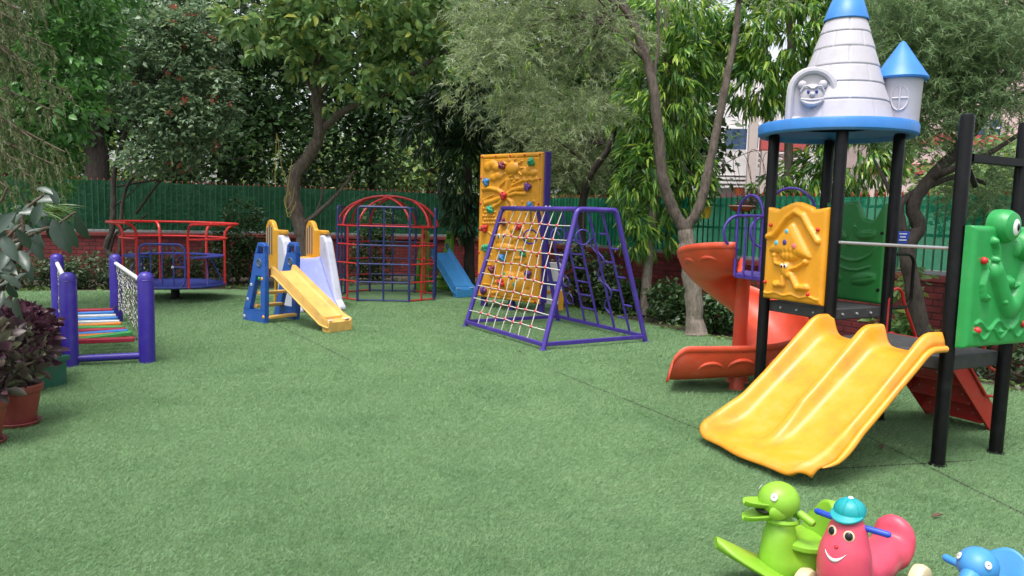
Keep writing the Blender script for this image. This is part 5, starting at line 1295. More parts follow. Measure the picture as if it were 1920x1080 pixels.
# --- rubber plant
def t_rubber():
    b = V(-4.55, 5.45, 0); t = tree('rubber_plant', 'rubber plant with big grey-green leaves at the left edge', b, cat='plant')
    rr = random.Random(6); ln = []; P, D, N, L = [], [], [], []
    stems = [[b, V(-4.4, 5.5, .9), W(60, 440, 5.5), W(100, 425, 5.5), W(142, 397, 5.5)], [b, V(-4.5, 5.4, .8), W(20, 480, 5.4), W(45, 400, 5.4), W(82, 365, 5.4)], [b, V(-4.6, 5.4, .7), W(-10, 500, 5.3), W(5, 455, 5.3), W(40, 420, 5.3)], [b, V(-4.5, 5.3, .6), W(-20, 540, 5.3), W(10, 520, 5.2)], [b, V(-4.6, 5.6, 1), W(-20, 400, 5.6), W(15, 350, 5.6)]]
    for st in stems: ln.append((st, .022, .008))
    trunk('stem', ln, 'twig', t, 5, 7)
    lv = [((103, 408), (96, 455), .30), ((118, 412), (142, 462), .3), ((143, 398), (162, 448), .6), ((98, 410), (127, 470), .2), ((92, 352), (108, 382), .6), ((60, 378), (105, 372), .5), ((34, 400), (84, 398), .5), ((30, 398), (-20, 440), .2), ((85, 400), (92, 425), .4), ((30, 430), (58, 465), .3), ((55, 450), (80, 485), .3), ((5, 440), (28, 485), .3), ((35, 470), (50, 500), .3), ((0, 515), (38, 536), .7), ((-10, 490), (25, 505), .6), ((5, 545), (-8, 580), .4), ((15, 530), (30, 560), .3), ((64, 430), (50, 410), .5), ((80, 380), (60, 420), .4), ((-5, 450), (-25, 500), .4), ((40, 385), (20, 415), .5), ((70, 430), (75, 465), .2), ((20, 470), (0, 500), .4), ((45, 440), (72, 430), .6), ((100, 365), (70, 350), .6), ((10, 420), (-15, 400), .5)]
    for (a, c, up_) in lv:
        Ya = 5.35+rr.uniform(-.25, .25); p_, q = W(*a, Ya), W(*c, Ya+rr.uniform(-.12, .08)); P.append(tuple(p_)); D.append(tuple(q-p_)); N.append((rr.uniform(-.5, .5), -1+up_, up_+rr.uniform(-.1, .3))); L.append((q-p_).length*1.08)
    for _ in range(34):
        a = W(rr.uniform(-60, 75), rr.uniform(380, 560), 5.7+rr.uniform(-.1, .4)); P.append(tuple(a)); D.append((rr.uniform(-.6, .8), rr.uniform(-.6, .3), rr.uniform(-1, .3))); N.append((rr.uniform(-.5, .5), -.6, .8)); L.append(rr.uniform(.14, .22))
    for p_, d_, n_, l_ in zip(P, D, N, L): leaf_object('leaf', np.array([p_]), np.array([d_]), np.array([n_]), np.array([l_]), np.array([l_*.42]), BIG, M['leaf_rubber_%d' % rr.randrange(4)], t, True)
    # a thin fan of bright grassy leaves between
    rng = np.random.default_rng(9); n = 70; c = np.array(tuple(W(85, 392, 5.8))); a = rng.random(n)*1.0-.35
    leaf_object('leaf_blade', c+rng.normal(size=(n, 3))*.03, np.stack([np.cos(a), rng.normal(size=n)*.2, np.sin(a)*.5-.1], 1), rng.normal(size=(n, 3))+np.array([0, 0, 1]), .16+.08*rng.random(n), .006+.003*rng.random(n), LANCE, 'leaf_ground', t)
t_rubber()
# --- weeping bottlebrush with the forked trunk
def t_willow():
    Y = 10.33; b = G(1305, 628); pts = [b, W(1300, 560, Y), W(1292, 490, Y), W(1285, 432, Y)]
    L1 = [pts[-1], W(1258, 385, Y), W(1242, 330, 10.3), W(1234, 250, 10.3), W(1226, 170, 10.3), W(1212, 110, 10.4), W(1192, 55, 10.5), W(1165, 0, 10.6), W(1140, -70, 10.6)]
    L2 = [pts[-1], W(1312, 385, Y), W(1330, 310, 10.4), W(1350, 215, 10.5), W(1366, 130, 10.6), W(1378, 70, 10.7), W(1390, -40, 10.8)]
    t = tree('weeping_tree', 'weeping tree with a forked pale trunk and grey-green foliage behind the spiral slide', b)
    bl = [Wb(1010, 90, 10.4, .9, .75, .9), Wb(1080, 40, 10.6, .9, .6, .9), Wb(930, 130, 10.3, .55, .55, .6), Wb(980, 20, 10.6, .8, .5, .8), Wb(1130, 150, 10.7, .5, .5, .5, .7), Wb(900, 170, 10.3, .3, .35, .4, .7), Wb(1050, 180, 10.5, .6, .4, .5), Wb(1150, 30, 10.6, .6, .4, .6), Wb(1060, -80, 10.6, 1.6, .7, 1.2, .6), Wb(1420, -40, 10.9, .9, .5, .8, .5), Wb(1310, 20, 10.9, .35, .3, .3, .3)]
    ln = [(pts, .125, .105), (L1, .082, .05), (L2, .072, .04), ([L1[5], W(1140, 50, 10.5), W(1060, 30, 10.5), W(960, 60, 10.4)], .05, .015), ([L1[4], W(1228, 130, 10.3), W(1235, 80, 10.3), W(1232, 0, 10.3)], .03, .015), ([L1[6], W(1160, 10, 10.5), W(1080, -30, 10.5)], .04, .015)]
    ln += twigs(bl, lambda p_: W(1150, 30, 10.5) if p_.x < 2.2 else W(1385, 0, 10.7), 12, 30, .014)
    trunk('trunk', ln[:1], 'bark_pale', t, 6, 14); trunk('limbs', ln[1:], 'bark', t, 7, 12)
    small = clumps(51, bl, 70, .26)
    strands('crown', 51, small, 2300, 22, .24, .085, .0115, 'leaf_willow', t, out=1.0, down=.42, shell=.6, spread=1.25)
    rosettes('young_leaves', 54, small, 160, 8, .10, .016, LANCE, 'leaf_ashoka', t, hang=.6, shell=.9)
    # leaves sprouting at the foot
    return t
t_willow()
def t_willow2():
    b = V(1.15, 13.4, 0); t = tree('weeping_tree', 'smaller weeping tree standing against the fence behind the climbing frame', b)
    bl = [Wb(1060, 240, 13.6, .75, .55, .6), Wb(1120, 200, 13.8, .5, .6, .5), Wb(1050, 310, 13.4, .55, .35, .5), Wb(1100, 300, 13.5, .5, .4, .5), Wb(950, 250, 13.9, .6, .4, .5, .6), Wb(1075, 350, 13.4, .35, .15, .3, .6), Wb(1000, 190, 13.9, .6, .4, .5)]
    ln = [([b, W(1090, 470, 13.3), W(1092, 380, 13.2), W(1112, 320, 13.0), W(1140, 280, 12.9), W(1152, 235, 12.9), W(1130, 190, 12.8)], .085, .04), ([W(1110, 325, 13.1), W(1080, 290, 12.9), W(1040, 260, 12.7)], .03, .012), ([W(1095, 380, 13.2), W(1070, 330, 13.0), W(1050, 310, 12.9)], .015, .006)]
    ln += twigs(bl, lambda p_: W(1130, 270, 13.0), 13, 18, .012); trunk('trunk', ln, 'bark_dark', t, 7)
    small = clumps(52, bl, 48, .26)
    strands('crown', 52, small, 1700, 22, .24, .09, .0125, 'leaf_willow', t, out=1.0, down=.45, shell=.6, spread=1.25)
t_willow2()
def t_willow3():
    Y = 8.3; b = W(1738, 700, Y); b.z = 0; t = tree('weeping_tree', 'weeping tree leaning right behind the castle tower deck, dark limbs', b)
    pts = [b, W(1728, 620, Y), W(1712, 540, Y), W(1702, 470, Y), W(1722, 425, Y), W(1712, 385, Y), W(1745, 335, Y), W(1800, 275, Y), W(1855, 195, 8.2), W(1900, 120, 8.2), W(1950, 30, 8.2)]
    bl = [Wb(1790, 80, 8.2, .65, .5, .6), Wb(1870, 60, 8.0, .6, .5, .6), Wb(1720, 130, 8.4, .35, .45, .5), Wb(1760, 210, 8.4, .38, .40, .4), Wb(1850, 190, 8.0, .35, .3, .4, .7), Wb(1690, 50, 8.6, .4, .4, .5), Wb(1910, 150, 7.9, .25, .3, .3, .6), Wb(1780, -30, 8.3, .9, .45, .7, .7), Wb(1690, 260, 8.6, .30, .25, .3, .6), Wb(1880, 330, 8.6, .3, .2, .3, .5), Wb(1810, 370, 8.8, .5, .12, .3, .4)]
    ln = [(pts, .095, .05), ([W(1702, 470, Y), W(1690, 420, Y), W(1690, 380, 8.3), W(1740, 350, 8.4), W(1800, 330, 8.5), W(1850, 345, 8.6)], .06, .02), ([pts[8], W(1900, 185, 8.1), W(1940, 160, 8)], .03, .015), ([W(1690, 400, Y), W(1660, 340, 8.4), W(1640, 300, 8.6)], .03, .012), ([pts[6], W(1790, 315, 8.0), W(1850, 290, 7.9), W(1930, 240, 7.8)], .045, .02)]
    ln += twigs(bl, lambda p_: min(pts[6:], key=lambda q: (q-p_).length), 14, 26, .010); trunk('trunk', ln, 'bark_dark', t, 8)
    small = clumps(53, bl, 110, .20)
    strands('crown', 53, small, 3600, 22, .20, .075, .0095, 'leaf_willow_right', t, out=1.0, down=.45, shell=.6, spread=1.1)
t_willow3()
# --- ashoka trees: hanging lance leaves
def ashoka(label, b, trunk_pts, bl, ncl, mat, seed, L=.20, Wd=.034, r=.09, bark='bark_pale', per=10):
    t = tree('ashoka_tree', label, b); ln = [(trunk_pts, r, r*.5)]+twigs(bl, lambda p_: min(trunk_pts[1:], key=lambda q: abs(q.z-p_.z-.2)), seed, 20, .012)
    trunk('trunk', ln, bark, t, seed); rosettes('crown', seed, bl, ncl, per, L, Wd, LANCE, mat, t, hang=.85)
b = G(1208, 592)
ashoka('ashoka tree with bright hanging leaves and slim pale trunk behind the climbing frame', b, [b, W(1215, 500, 12.4), W(1222, 410, 12.4), W(1235, 280, 12.5), W(1245, 120, 12.6), W(1250, -60, 12.6)],
       [Wb(1245, 180, 12.5, .75, .95, .7), Wb(1200, 330, 12.4, .40, .65, .5), Wb(1270, 330, 12.6, .55, .75, .5), Wb(1290, 110, 12.6, .6, .55, .6), Wb(1190, 430, 12.3, .26, .35, .35), Wb(1250, 30, 12.6, .9, .5, .7), Wb(1230, 440, 12.6, .3, .3, .3, .6), Wb(1200, 230, 12.5, .35, .5, .4)], 1000, 'leaf_ashoka', 61)
b = W(1476, 560, 12.6); b.z = 0
ashoka('tall ashoka tree with yellow-green leaf tips beyond the fence behind the castle roof', b, [b, W(1478, 400, 12.6), W(1480, 200, 12.6), W(1485, 0, 12.6), W(1485, -100, 12.6)],
       [Wb(1480, 60, 12.3, .95, .8, .7), Wb(1420, 140, 12.2, .55, .55, .5), Wb(1400, 60, 12.4, .4, .6, .5, .7), Wb(1620, 70, 12.3, .75, .75, .6), Wb(1600, 290, 12.4, .85, .6, .5), Wb(1480, 190, 12.2, .45, .35, .4), Wb(1650, 190, 12.3, .4, .7, .4), Wb(1530, 330, 12.4, .6, .35, .4), Wb(1450, 350, 12.2, .32, .32, .3, .8), Wb(1530, -30, 12.4, 1.2, .5, .7)], 1300, 'leaf_ashoka', 62, .20, .036)
b = W(878, 580, 15.6); b.z = 0
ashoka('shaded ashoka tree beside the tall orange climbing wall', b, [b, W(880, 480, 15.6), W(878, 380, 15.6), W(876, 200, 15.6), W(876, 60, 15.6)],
       [Wb(875, 320, 15.4, .55, .9, .5), Wb(870, 200, 15.5, .7, .7, .6), Wb(940, 220, 15.2, .8, .55, .6), Wb(870, 410, 15.4, .35, .35, .35), Wb(885, 90, 15.6, .7, .8, .6), Wb(800, 250, 15.6, .5, .4, .5, .5)], 950, 'leaf_ashoka_shaded', 63, .22, .036, .13, 'bark_dark')
# --- trees beyond the fence
def far_tree(label, px, Y, bl, ncl, mat, seed, L=.17, r=.16, per=9):
    b = W(px, 545, Y); b.z = 0; t = tree('background_tree', label, b, 'trees growing beyond the fence'); top = max(q[0].z for q in bl); tp = [b, V(b.x+.1, b.y, top*.4), V(b.x-.1, b.y, top*.7), V(b.x+.1, b.y, top)]
    trunk('trunk', [(tp, r, r*.4)]+twigs(bl, lambda p_: tp[1]*.4+tp[2]*.6, seed, 14, .04), 'bark_dark', t, seed)
    crown('crown', seed, bl, int(ncl*1.8), per, (.26, .26, .22), L*1.2, L*.72, DIAM, mat, t, droop=.2, shell=.4)
far_tree('dark tree with a thick black trunk beyond the fence, left of the red-flowered tree', 182, 19.0, [Wb(150, 150, 19.5, 1.6, 1.5, 1.4), Wb(240, 60, 19.5, 2.0, 1.6, 1.4), Wb(80, 20, 19.5, 2, 1.8, 1.4), Wb(150, 235, 19.2, .9, .3, .8), Wb(60, 220, 19.2, .9, .7, .8)], 640, 'leaf_dark', 71, .17, .36)
far_tree('dark leafy tree beyond the fence between the flowering tree and the bent trunk', 430, 21.5, [Wb(430, 160, 21, 2.2, 1.8, 1.4), Wb(500, 270, 20.6, 1.4, 1.1, 1.0), Wb(390, 290, 20.4, 1.2, 1.0, .9), Wb(470, 20, 21, 2.4, 1.6, 1.6), Wb(330, 180, 20.6, 1.5, 1.6, 1.0)], 1050, 'leaf_dark', 72, .16)
far_tree('dark tree beyond the fence above the red and blue dome cage', 690, 22.5, [Wb(690, 300, 22, .9, .8, .8), Wb(640, 230, 22, 1.3, 1.0, 1.0), Wb(740, 180, 22, 1.5, 1.0, 1.2), Wb(590, 330, 22, .8, .6, .8), Wb(650, 80, 22.5, 2.2, 1.6, 1.4), Wb(800, 130, 22.5, 1.4, 1.4, 1.2)], 760, 'leaf_dark', 73, .16, .13)
far_tree('sunlit pale green tree far beyond the fence, left of the climbing wall', 800, 31, [Wb(800, 300, 31, 1.7, 1.3, 1.5), Wb(850, 240, 31, 1.5, 1.6, 1.5), Wb(720, 300, 32, 1.8, 1.4, 1.5), Wb(620, 310, 33, 1.8, 1.2, 1.5), Wb(800, 100, 31, 2.8, 2.2, 1.8)], 760, 'leaf_bright', 74, .22, .2, 8)
far_tree('tree beyond the fence directly behind the tall orange climbing wall', 990, 20, [Wb(960, 280, 19.6, 1.5, 1.0, 1.1), Wb(1060, 260, 19.6, 1.5, 1.3, 1.1), Wb(980, 120, 20, 2.4, 1.6, 1.5), Wb(1120, 130, 20, 2.0, 1.6, 1.4), Wb(1010, -20, 20, 2.6, 1.4, 1.5)], 900, 'leaf_far', 75, .17)
far_tree('tree beyond the fence behind the ashoka with the slim trunk', 1260, 17.5, [Wb(1250, 200, 17, 1.1, 1.4, .9), Wb(1200, 60, 17.4, 1.3, 1.0, 1.0), Wb(1300, 280, 17, .6, .9, .7), Wb(1200, 330, 17, .9, .7, .8), Wb(1310, 130, 17.4, .5, .6, .6)], 560, 'leaf_dark', 76, .15)
far_tree('pale green shrubby tree just beyond the fence at the right edge', 1850, 12.2, [Wb(1860, 350, 12, .9, .42, .6), Wb(1780, 370, 12, .5, .3, .5), Wb(1930, 330, 12, .6, .5, .6)], 300, 'leaf_bright', 77, .09, .05)
far_tree('tree far beyond the fence at the left edge', 20, 24, [Wb(30, 250, 24, 2.6, 2.2, 1.8), Wb(-80, 150, 24, 2.6, 2.6, 1.8), Wb(60, 60, 25, 2.6, 2.4, 1.8)], 560, 'leaf_far', 78, .20, .25)
far_tree('hazy pale tree far beyond the fence between the two weeping trees', 1130, 30, [Wb(1130, 310, 30, 1.8, 1.2, 1.5), Wb(1180, 180, 30, 2.0, 2.0, 1.5), Wb(1060, 200, 30, 2.0, 2.2, 1.5), Wb(960, 150, 31, 2.6, 2.6, 1.5)], 560, 'leaf_far', 79, .22, .2)
far_tree('leafy tree beyond the fence in front of the pale pink house', 1790, 17, [Wb(1740, 130, 16.5, .9, .7, .8), Wb(1850, 60, 16.5, 1.0, .7, .8), Wb(1900, 290, 16.5, .5, .4, .5, .6), Wb(1690, 240, 16.5, .55, .5, .6), Wb(1780, 330, 16.5, .6, .35, .6)], 330, 'leaf_far', 81, .13, .09)
# far-off wood closing the view on the left
mb_bl = [(V(-34+4.4*i, 40+2*math.sin(i*2.1), 4.2+.6*math.sin(i*1.3)), (3.4, 1.6, 5.2+1.2*math.sin(i*1.9))) for i in range(11)]
tag(crown('woods', 80, mb_bl, 5200, 8, (.4, .4, .35), .42, .24, DIAM, 'leaf_far', None, droop=.2, shell=.3), 'dark far-off wood filling the gaps behind the garden trees', 'woods', kind='stuff')

# ---------------------------------------------------------------- hedge shrubs in the beds
def shrub(label, b, blobs, ncl, mat, seed, L=.075, per=10, name='shrub', asp=.5, tpl=BROAD, group='shrubs growing along the foot of the brick wall'):
    t = thing(name, label, 'shrub', b, group); bl = [(b+V(*o), r, 1) for o, r in blobs]
    trunk('stem', [([b, b+V(*o)*.5+V(0, 0, .05), b+V(*o)], .018, .006) for o, r in blobs for _ in (0,)], 'twig', t, seed, 6)
    crown('foliage', seed, bl, ncl, per, (.06, .06, .05), L, L*asp, tpl, mat, t, droop=.1, shell=.4, upn=.8); return t
def gb(px, Y): b = W(px, 540, Y); b.z = 0; return b
shrub('tall dark shrub between the merry-go-round and the blue slide', gb(445, 15.9), [((0, 0, .45), (.5, .4, .45)), ((.05, 0, 1.0), (.55, .4, .5)), ((-.25, 0, .6), (.4, .35, .45)), ((.1, .05, 1.45), (.38, .3, .28)), ((.3, 0, .5), (.4, .3, .45))], 330, 'leaf_dark', 91, .085)
shrub('dark shrub against the fence behind the dome cage', gb(700, 17.0), [((0, 0, .6), (.5, .35, .6)), ((.1, 0, 1.3), (.45, .3, .5)), ((-.3, 0, .4), (.4, .3, .4))], 230, 'leaf_dark', 92, .085)
shrub('low shrub beside the brick wall behind the rubber plant', gb(60, 13.9), [((0, 0, .28), (.55, .35, .28)), ((.5, 0, .25), (.4, .3, .25))], 150, 'leaf_hedge', 93, .075)
shrub('low leafy shrub at the wall behind the two far bridge posts', gb(165, 14.2), [((0, 0, .30), (.5, .35, .30)), ((.45, .1, .25), (.4, .3, .28)), ((-.4, 0, .24), (.35, .3, .24))], 170, 'leaf_hedge', 94, .08)
shrub('low dark shrub at the wall behind the merry-go-round', gb(320, 15.2), [((0, 0, .35), (.7, .35, .35)), ((.7, .1, .35), (.5, .3, .35)), ((-.6, 0, .3), (.5, .3, .3))], 240, 'leaf_hedge', 95, .08)
shrub('tall leafy shrub seen through the rings of the climbing frame', gb(1105, 13.2), [((0, 0, .4), (.5, .35, .42)), ((-.15, 0, .85), (.40, .3, .35)), ((.3, -.1, .4), (.4, .3, .35))], 230, 'leaf_hedge', 96, .085)
shrub('low dark shrub right of the climbing frame by the slim pale trunk', gb(1180, 12.6), [((0, 0, .28), (.45, .3, .28)), ((.35, -.2, .22), (.35, .3, .22)), ((-.3, .1, .25), (.3, .3, .25))], 170, 'leaf_dark', 97, .085)
shrub('dark shrub left of the forked tree trunk', gb(1252, 11.7), [((0, 0, .30), (.35, .3, .30)), ((.25, -.2, .22), (.25, .25, .22))], 120, 'leaf_dark', 98, .085)
shrub('dark shrub between the forked tree trunk and the spiral slide', gb(1358, 10.7), [((0, 0, .32), (.38, .3, .32)), ((.1, .1, .55), (.3, .3, .22)), ((-.25, 0, .22), (.25, .25, .2))], 150, 'leaf_dark', 99, .09)
shrub('large leaved creeper at the foot of the wall below the deck', gb(1690, 8.9), [((0, 0, .30), (.25, .25, .32)), ((.1, .05, .75), (.14, .14, .4)), ((.2, .1, .2), (.3, .25, .2))], 60, 'leaf_bright', 100, .14, 7, 'creeper', .62)
shrub('leafy shrub behind the red stair', gb(1870, 8.0), [((0, 0, .3), (.5, .3, .3)), ((.5, -.5, .35), (.45, .35, .35))], 170, 'leaf_hedge', 101, .08)
shrub('dark shrub at the left end of the wall', gb(-40, 13.4), [((0, 0, .4), (.7, .4, .4)), ((-.8, 0, .4), (.6, .4, .4))], 170, 'leaf_dark', 102, .08)
# ground cover and clippings along the edge of the turf
rng = np.random.default_rng(77); edge = [V(x, y, 0) for x, y in TURF[4:16]]; P = []
for a, b in zip(edge, edge[1:]):
    L_ = (b-a).length; nrm = V((b-a).y, -(b-a).x, 0).normalized()
    nrm = nrm if nrm.y > 0 else -nrm
    for _ in range(int(L_*150)):
        t = rng.random(); o = abs(rng.normal())*.5-.12; 
        if math.sin(t*L_*3+a.x)+rng.normal()*.6 > -.1: P.append(tuple(a+(b-a)*t+nrm*o+Z_*(.012+.05*rng.random()*max(0, o))))
P = np.array(P); n = len(P); D = rng.normal(size=(n, 3)); D[:, 2] = np.abs(D[:, 2])*.35; N = rng.normal(size=(n, 3))*.4; N[:, 2] += 1
tag(leaf_object('ground_cover', P, D, N, .05+.06*rng.random(n), .022+.03*rng.random(n), BROAD, 'leaf_ground', None), 'scattered leaves and clippings along the edge of the turf', 'ground cover', kind='stuff')
# fallen leaves on the turf
for k, (px, py, mt, lb) in enumerate(((1757, 967, 'rust', 'dry pinkish leaf lying on the turf near the blue bird toy'), (1652, 838, 'rust', 'dry brown leaf lying on the turf by the yellow double slide'), (975, 660, 'bark_dark', 'dark leaf lying beside the climbing frame foot'), (1238, 668, 'bark_dark', 'dark leaf on the turf left of the spiral slide'))):
    c = G(px, py, .02); mb = MB(); a = k*1.3; u = V(math.cos(a), math.sin(a), .15); v = V(-math.sin(a), math.cos(a), .1)
    mb.add([c-u*.035, c-u*.01+v*.014+Z_*.008, c+u*.012+v*.012+Z_*.01, c+u*.035+Z_*.004, c+u*.012-v*.013+Z_*.012, c-u*.01-v*.015+Z_*.006], [(0, 1, 2, 3, 4, 5)])
    tag(mb.build('fallen_leaf', mt, None, smooth=0, solid=.002), lb, 'leaf', 'dead leaves lying on the turf')

# ---------------------------------------------------------------- potted plants
def pot(b, r, h, label, mat='terracotta', saucer=True):
    t = thing('plant_pot', label, 'plant pot', b)
    q = MB().lathe([(.02, .012), (r*.68, .012), (r*.70, .02), (r*.93, h*.80), (r*1.0, h*.82), (r*1.02, h*.84), (r*1.03, h*.97), (r*.99, h), (r*.93, h), (r*.90, h*.93), (.01, h*.93)], b, 36).build('pot', mat, t)
    if saucer: MB().lathe([(.02, 0), (r*.80, 0), (r*.92, .03), (r*.90, .034), (r*.78, .012)], b, 32).build('saucer', mat, t)
    MB().lathe([(r*.90, h*.94), (.001, h*.95)], b, 28).build('soil', 'soil', t); return t
p1 = G(22, 800); p1.z = 0; p2 = G(-24, 835); p2.z = 0
pot(V(p1.x, p1.y+.06, 0), .165, .30, 'terracotta pot of purple coleus beside the green planter')
pot(V(p2.x-.06, p2.y+.02, 0), .165, .31, 'terracotta pot cut by the left edge of the photo')
def planter(c, u, lw, wd, h, label):
    t = thing('planter_box', label, 'planter', c); v = V(-u.y, u.x, 0); mb = MB(); th = .02
    for (o, s) in ((v*(wd/2), (lw, th, h)), (-v*(wd/2), (lw, th, h)), (u*(lw/2-th/2), (th, wd-th, h)), (-u*(lw/2-th/2), (th, wd-th, h))): mb.box(c+o+Z_*(h/2), s, (u, v, Z_))
    mb.box(c+Z_*.02, (lw-.04, wd-.02, .02), (u, v, Z_))
    q = mb.build('box', 'planter_green', t, bevel=.004)
    mb = MB()
    for s in (-1, 1): mb.box(c+v*(s*(wd/2+.004))+Z_*(h-.02), (lw+.05, .045, .045), (u, v, Z_)); mb.box(c+u*(s*(lw/2+.002))+Z_*(h-.0185), (.045, wd-.04, .042), (u, v, Z_))
    mb.build('rim', 'planter_green', q, bevel=.006); MB().box(c+Z_*(h*.45), (lw-.05, wd-.04, h*.8), (u, v, Z_)).build('soil', 'soil', t); return t
g1 = G(83, 738); g1.z = 0; g2 = G(62, 640); g2.z = 0
planter(V(g1.x-.25, g1.y+.10, 0), V(.35, .94, 0).normalized(), .62, .26, .26, 'dark green planter box behind the terracotta pots')
planter(V(-4.62, 7.02, 0), V(.2, .98, 0).normalized(), .60, .24, .40, 'tall green planter box beside the nearest bridge post')
def coleus(b, bl, ncl, mat, seed, label, L=.095):
    t = thing('coleus_plant', label, 'plant', b); bl = [(b+V(*o), r, 1) for o, r in bl]
    trunk('stem', [([b, b*.4+q[0]*.6, q[0]], .008, .004) for q in bl], 'twig', t, seed, 6); rosettes('foliage', seed, bl, ncl, 9, L, L*.58, BIG, mat, t, hang=-.55, shell=.75, axis_len=.07, open_=1.15)
pa = V(p1.x, p1.y+.06, .29)
coleus(pa, [((-.04, 0, .12), (.18, .17, .13)), ((.02, .0, .18), (.15, .15, .11)), ((-.14, .1, .24), (.16, .16, .12))], 60, 'leaf_coleus_green', 111, 'variegated purple and green coleus in the terracotta pot beside the planter', .092)
pb = V(g1.x-.29, g1.y+.10, .24)
coleus(pb, [((-.05, 0, .20), (.22, .26, .18)), ((.02, -.12, .16), (.20, .18, .17)), ((-.08, .22, .22), (.20, .26, .16)), ((-.25, 0, .30), (.24, .2, .14)), ((.08, .1, .08), (.14, .25, .12))], 170, 'leaf_coleus', 112, 'dense dark purple coleus growing in the planter box', .10)
pc = V(p2.x-.06, p2.y+.02, .30)
coleus(pc, [((0, 0, .18), (.2, .2, .16)), ((-.05, .05, .32), (.2, .2, .14)), ((-.1, -.1, .2), (.2, .15, .14))], 55, 'leaf_coleus_green', 113, 'variegated coleus in the pot at the left edge', .092)
pd = V(-4.62, 7.02, .36)
shrub('small pale herb spilling from the planter by the bridge post', pd, [((.02, -.12, .10), (.16, .22, .12)), ((.12, -.22, .0), (.12, .15, .12))], 34, 'leaf_coleus_green', 114, .05, 8, 'herb', .7, BROAD, None)

# ---------------------------------------------------------------- pots on the fence, razor wire
def fence_pot(px, py, Y, r, h, mat, label, leaf, seed, bowl=False):
    b = W(px, py, Y); t = thing('hanging_pot', label, 'plant pot', b)
    prof_ = [(.01, 0), (r*.55, 0), (r*.85, h*.5), (r, h), (r*1.08, h*1.02), (r*1.05, h*1.08), (r*.9, h*1.02), (.01, h*.95)] if bowl else [(.01, 0), (r*.72, 0), (r*.98, h*.92), (r*1.06, h*.93), (r*1.06, h*1.0), (r*.95, h), (.01, h*.93)]
    q = MB().lathe(prof_, b, 28).build('pot', mat, t); MB().torus(b+Z_*h*.95, r*1.05, .006, Z_, 24, 5).tube([b+Z_*h*.95+X_*0+Y_*r, b+Z_*(h+.06)+Y_*(r+.10)], .006, 5).build('hook', 'steel', t)
    return t
def on_fence(px, py, off):          # a point hung just inside the right-hand fence
    for k in range(900):
        Y = 7+k*.01; p_ = W(px, py, Y)
        if p_.y-19.55 > -1.54*(p_.x+1.1)-off: return Y
    return 11
Yp = on_fence(1322, 400, .55); fence_pot(1322, 409, Yp, .105, .20, 'yellow_pot', 'yellow pot hanging on the green fence beside the forked trunk', 'leaf_mid', 1)
b = W(1322, 380, Yp); shrub('leafy plant growing in the yellow fence pot', b, [((0, 0, .12), (.12, .12, .14)), ((.05, 0, .25), (.1, .1, .1))], 26, 'leaf_mid', 115, .07, 8, 'potted_plant', .4, BROAD, None)
Yo = on_fence(1390, 400, .55); fence_pot(1390, 397, Yo, .20, .09, 'orange_pot', 'wide orange clay bowl on the fence above the purple rail', 'leaf_mid', 2, True)
fence_pot(1385, 365, Yo+.1, .08, .12, 'orange_pot', 'small orange clay pot behind the wide clay bowl on the fence', 'leaf_mid', 2)
b = W(1400, 388, Yo); shrub('reddish straggly plant growing in the wide orange bowl', b, [((0, 0, .07), (.16, .1, .10)), ((.08, 0, .14), (.1, .1, .1))], 22, 'leaf_coleus', 116, .06, 8, 'potted_plant', .45, BROAD, None)
wr = thing('razor_wire', 'loose coil of rusty razor wire above the fence left of the castle tower', 'razor wire', W(1400, 300, 11.9))
mb = MB(); mb.tube(bez([W(1352, 312, 12.2), W(1380, 296, 12.0), W(1410, 284, 11.9), W(1440, 282, 11.8), W(1475, 300, 11.7)], 30), .006, 5)
for (x, r_) in ((1372, 34), (1392, 40), (1420, 42), (1445, 36)):
    c = W(x, 322, 12.0); rm = r_*12/1400; mb.torus(c, rm, .005, V(.75, -.6, .2).normalized(), 30, 5)
mb.build('wire_coil', 'rust', wr)

# ---------------------------------------------------------------- houses beyond
def house_white():
    b = W(1400, 372, 34); b.z = 0; t = thing('house', 'white house with a parapet and beige columns beyond the fence left of the castle tower', 'house', b)
    u = V(1, -.15, 0).normalized(); v = V(.15, 1, 0).normalized(); z = lambda y: W(1400, y, 34).z
    MB().box(b+v*2.5+u*.2+Z_*(z(328)/2+z(283)/2), (3.2, 4, z(283)-z(328)), (u, v, Z_)).build('parapet', 'house_white', t, smooth=0)
    MB().box(b+v*3.4+u*2.2+Z_*4.2, (9, 3, 8.4), (u, v, Z_)).build('wall', 'house_white', t, smooth=0)
    for k, y in enumerate((334, 342, 350)): MB().box(b+v*(.45)+u*.2+Z_*z(y), (3.2, .12+.0*k, .10), (u, v, Z_)).build('ledge', 'house_white', t, smooth=0)
    MB().box(b+v*1.0+u*.2+Z_*(z(385)/2+z(354)/2-1), (3.0, .3, z(354)-z(385)+2), (u, v, Z_)).build('lower_wall', 'slab_grey', t, smooth=0)
    for px in (1405, 1430):
        q = W(px, 372, 33); q.z = 0; MB().box(q+Z_*3.4, (.36, .36, 6.8), (u, v, Z_)).build('column', 'column_beige', t, smooth=0, bevel=.01)
    for (px, y0, y1, w_) in ((1385, 240, 278, 1.0), (1418, 232, 276, .5), (1350, 55, 100, .7)):
        c = W(px, (y0+y1)/2, 35.2); f = MB().box(c+V(0, .55, 0), (w_+.14, .10, (y1-y0)*35.2/1400+.14), (u, v, Z_)).build('window', 'house_white', t, smooth=0)
        MB().box(c+V(0, .48, 0), (w_, .06, (y1-y0)*35.2/1400), (u, v, Z_)).build('pane', 'glass', f, smooth=0)
    c = W(1470, 272, 33); MB().box(c, (2.0, .6, .55), (u, v, Z_)).build('red_eave', 'house_red', t, smooth=0); 
    for k in range(3): MB().box(c-Z_*(.45+.22*k)+v*.1, (2.0, .5, .12), (u, v, Z_)).build('slat', 'column_beige', t, smooth=0)
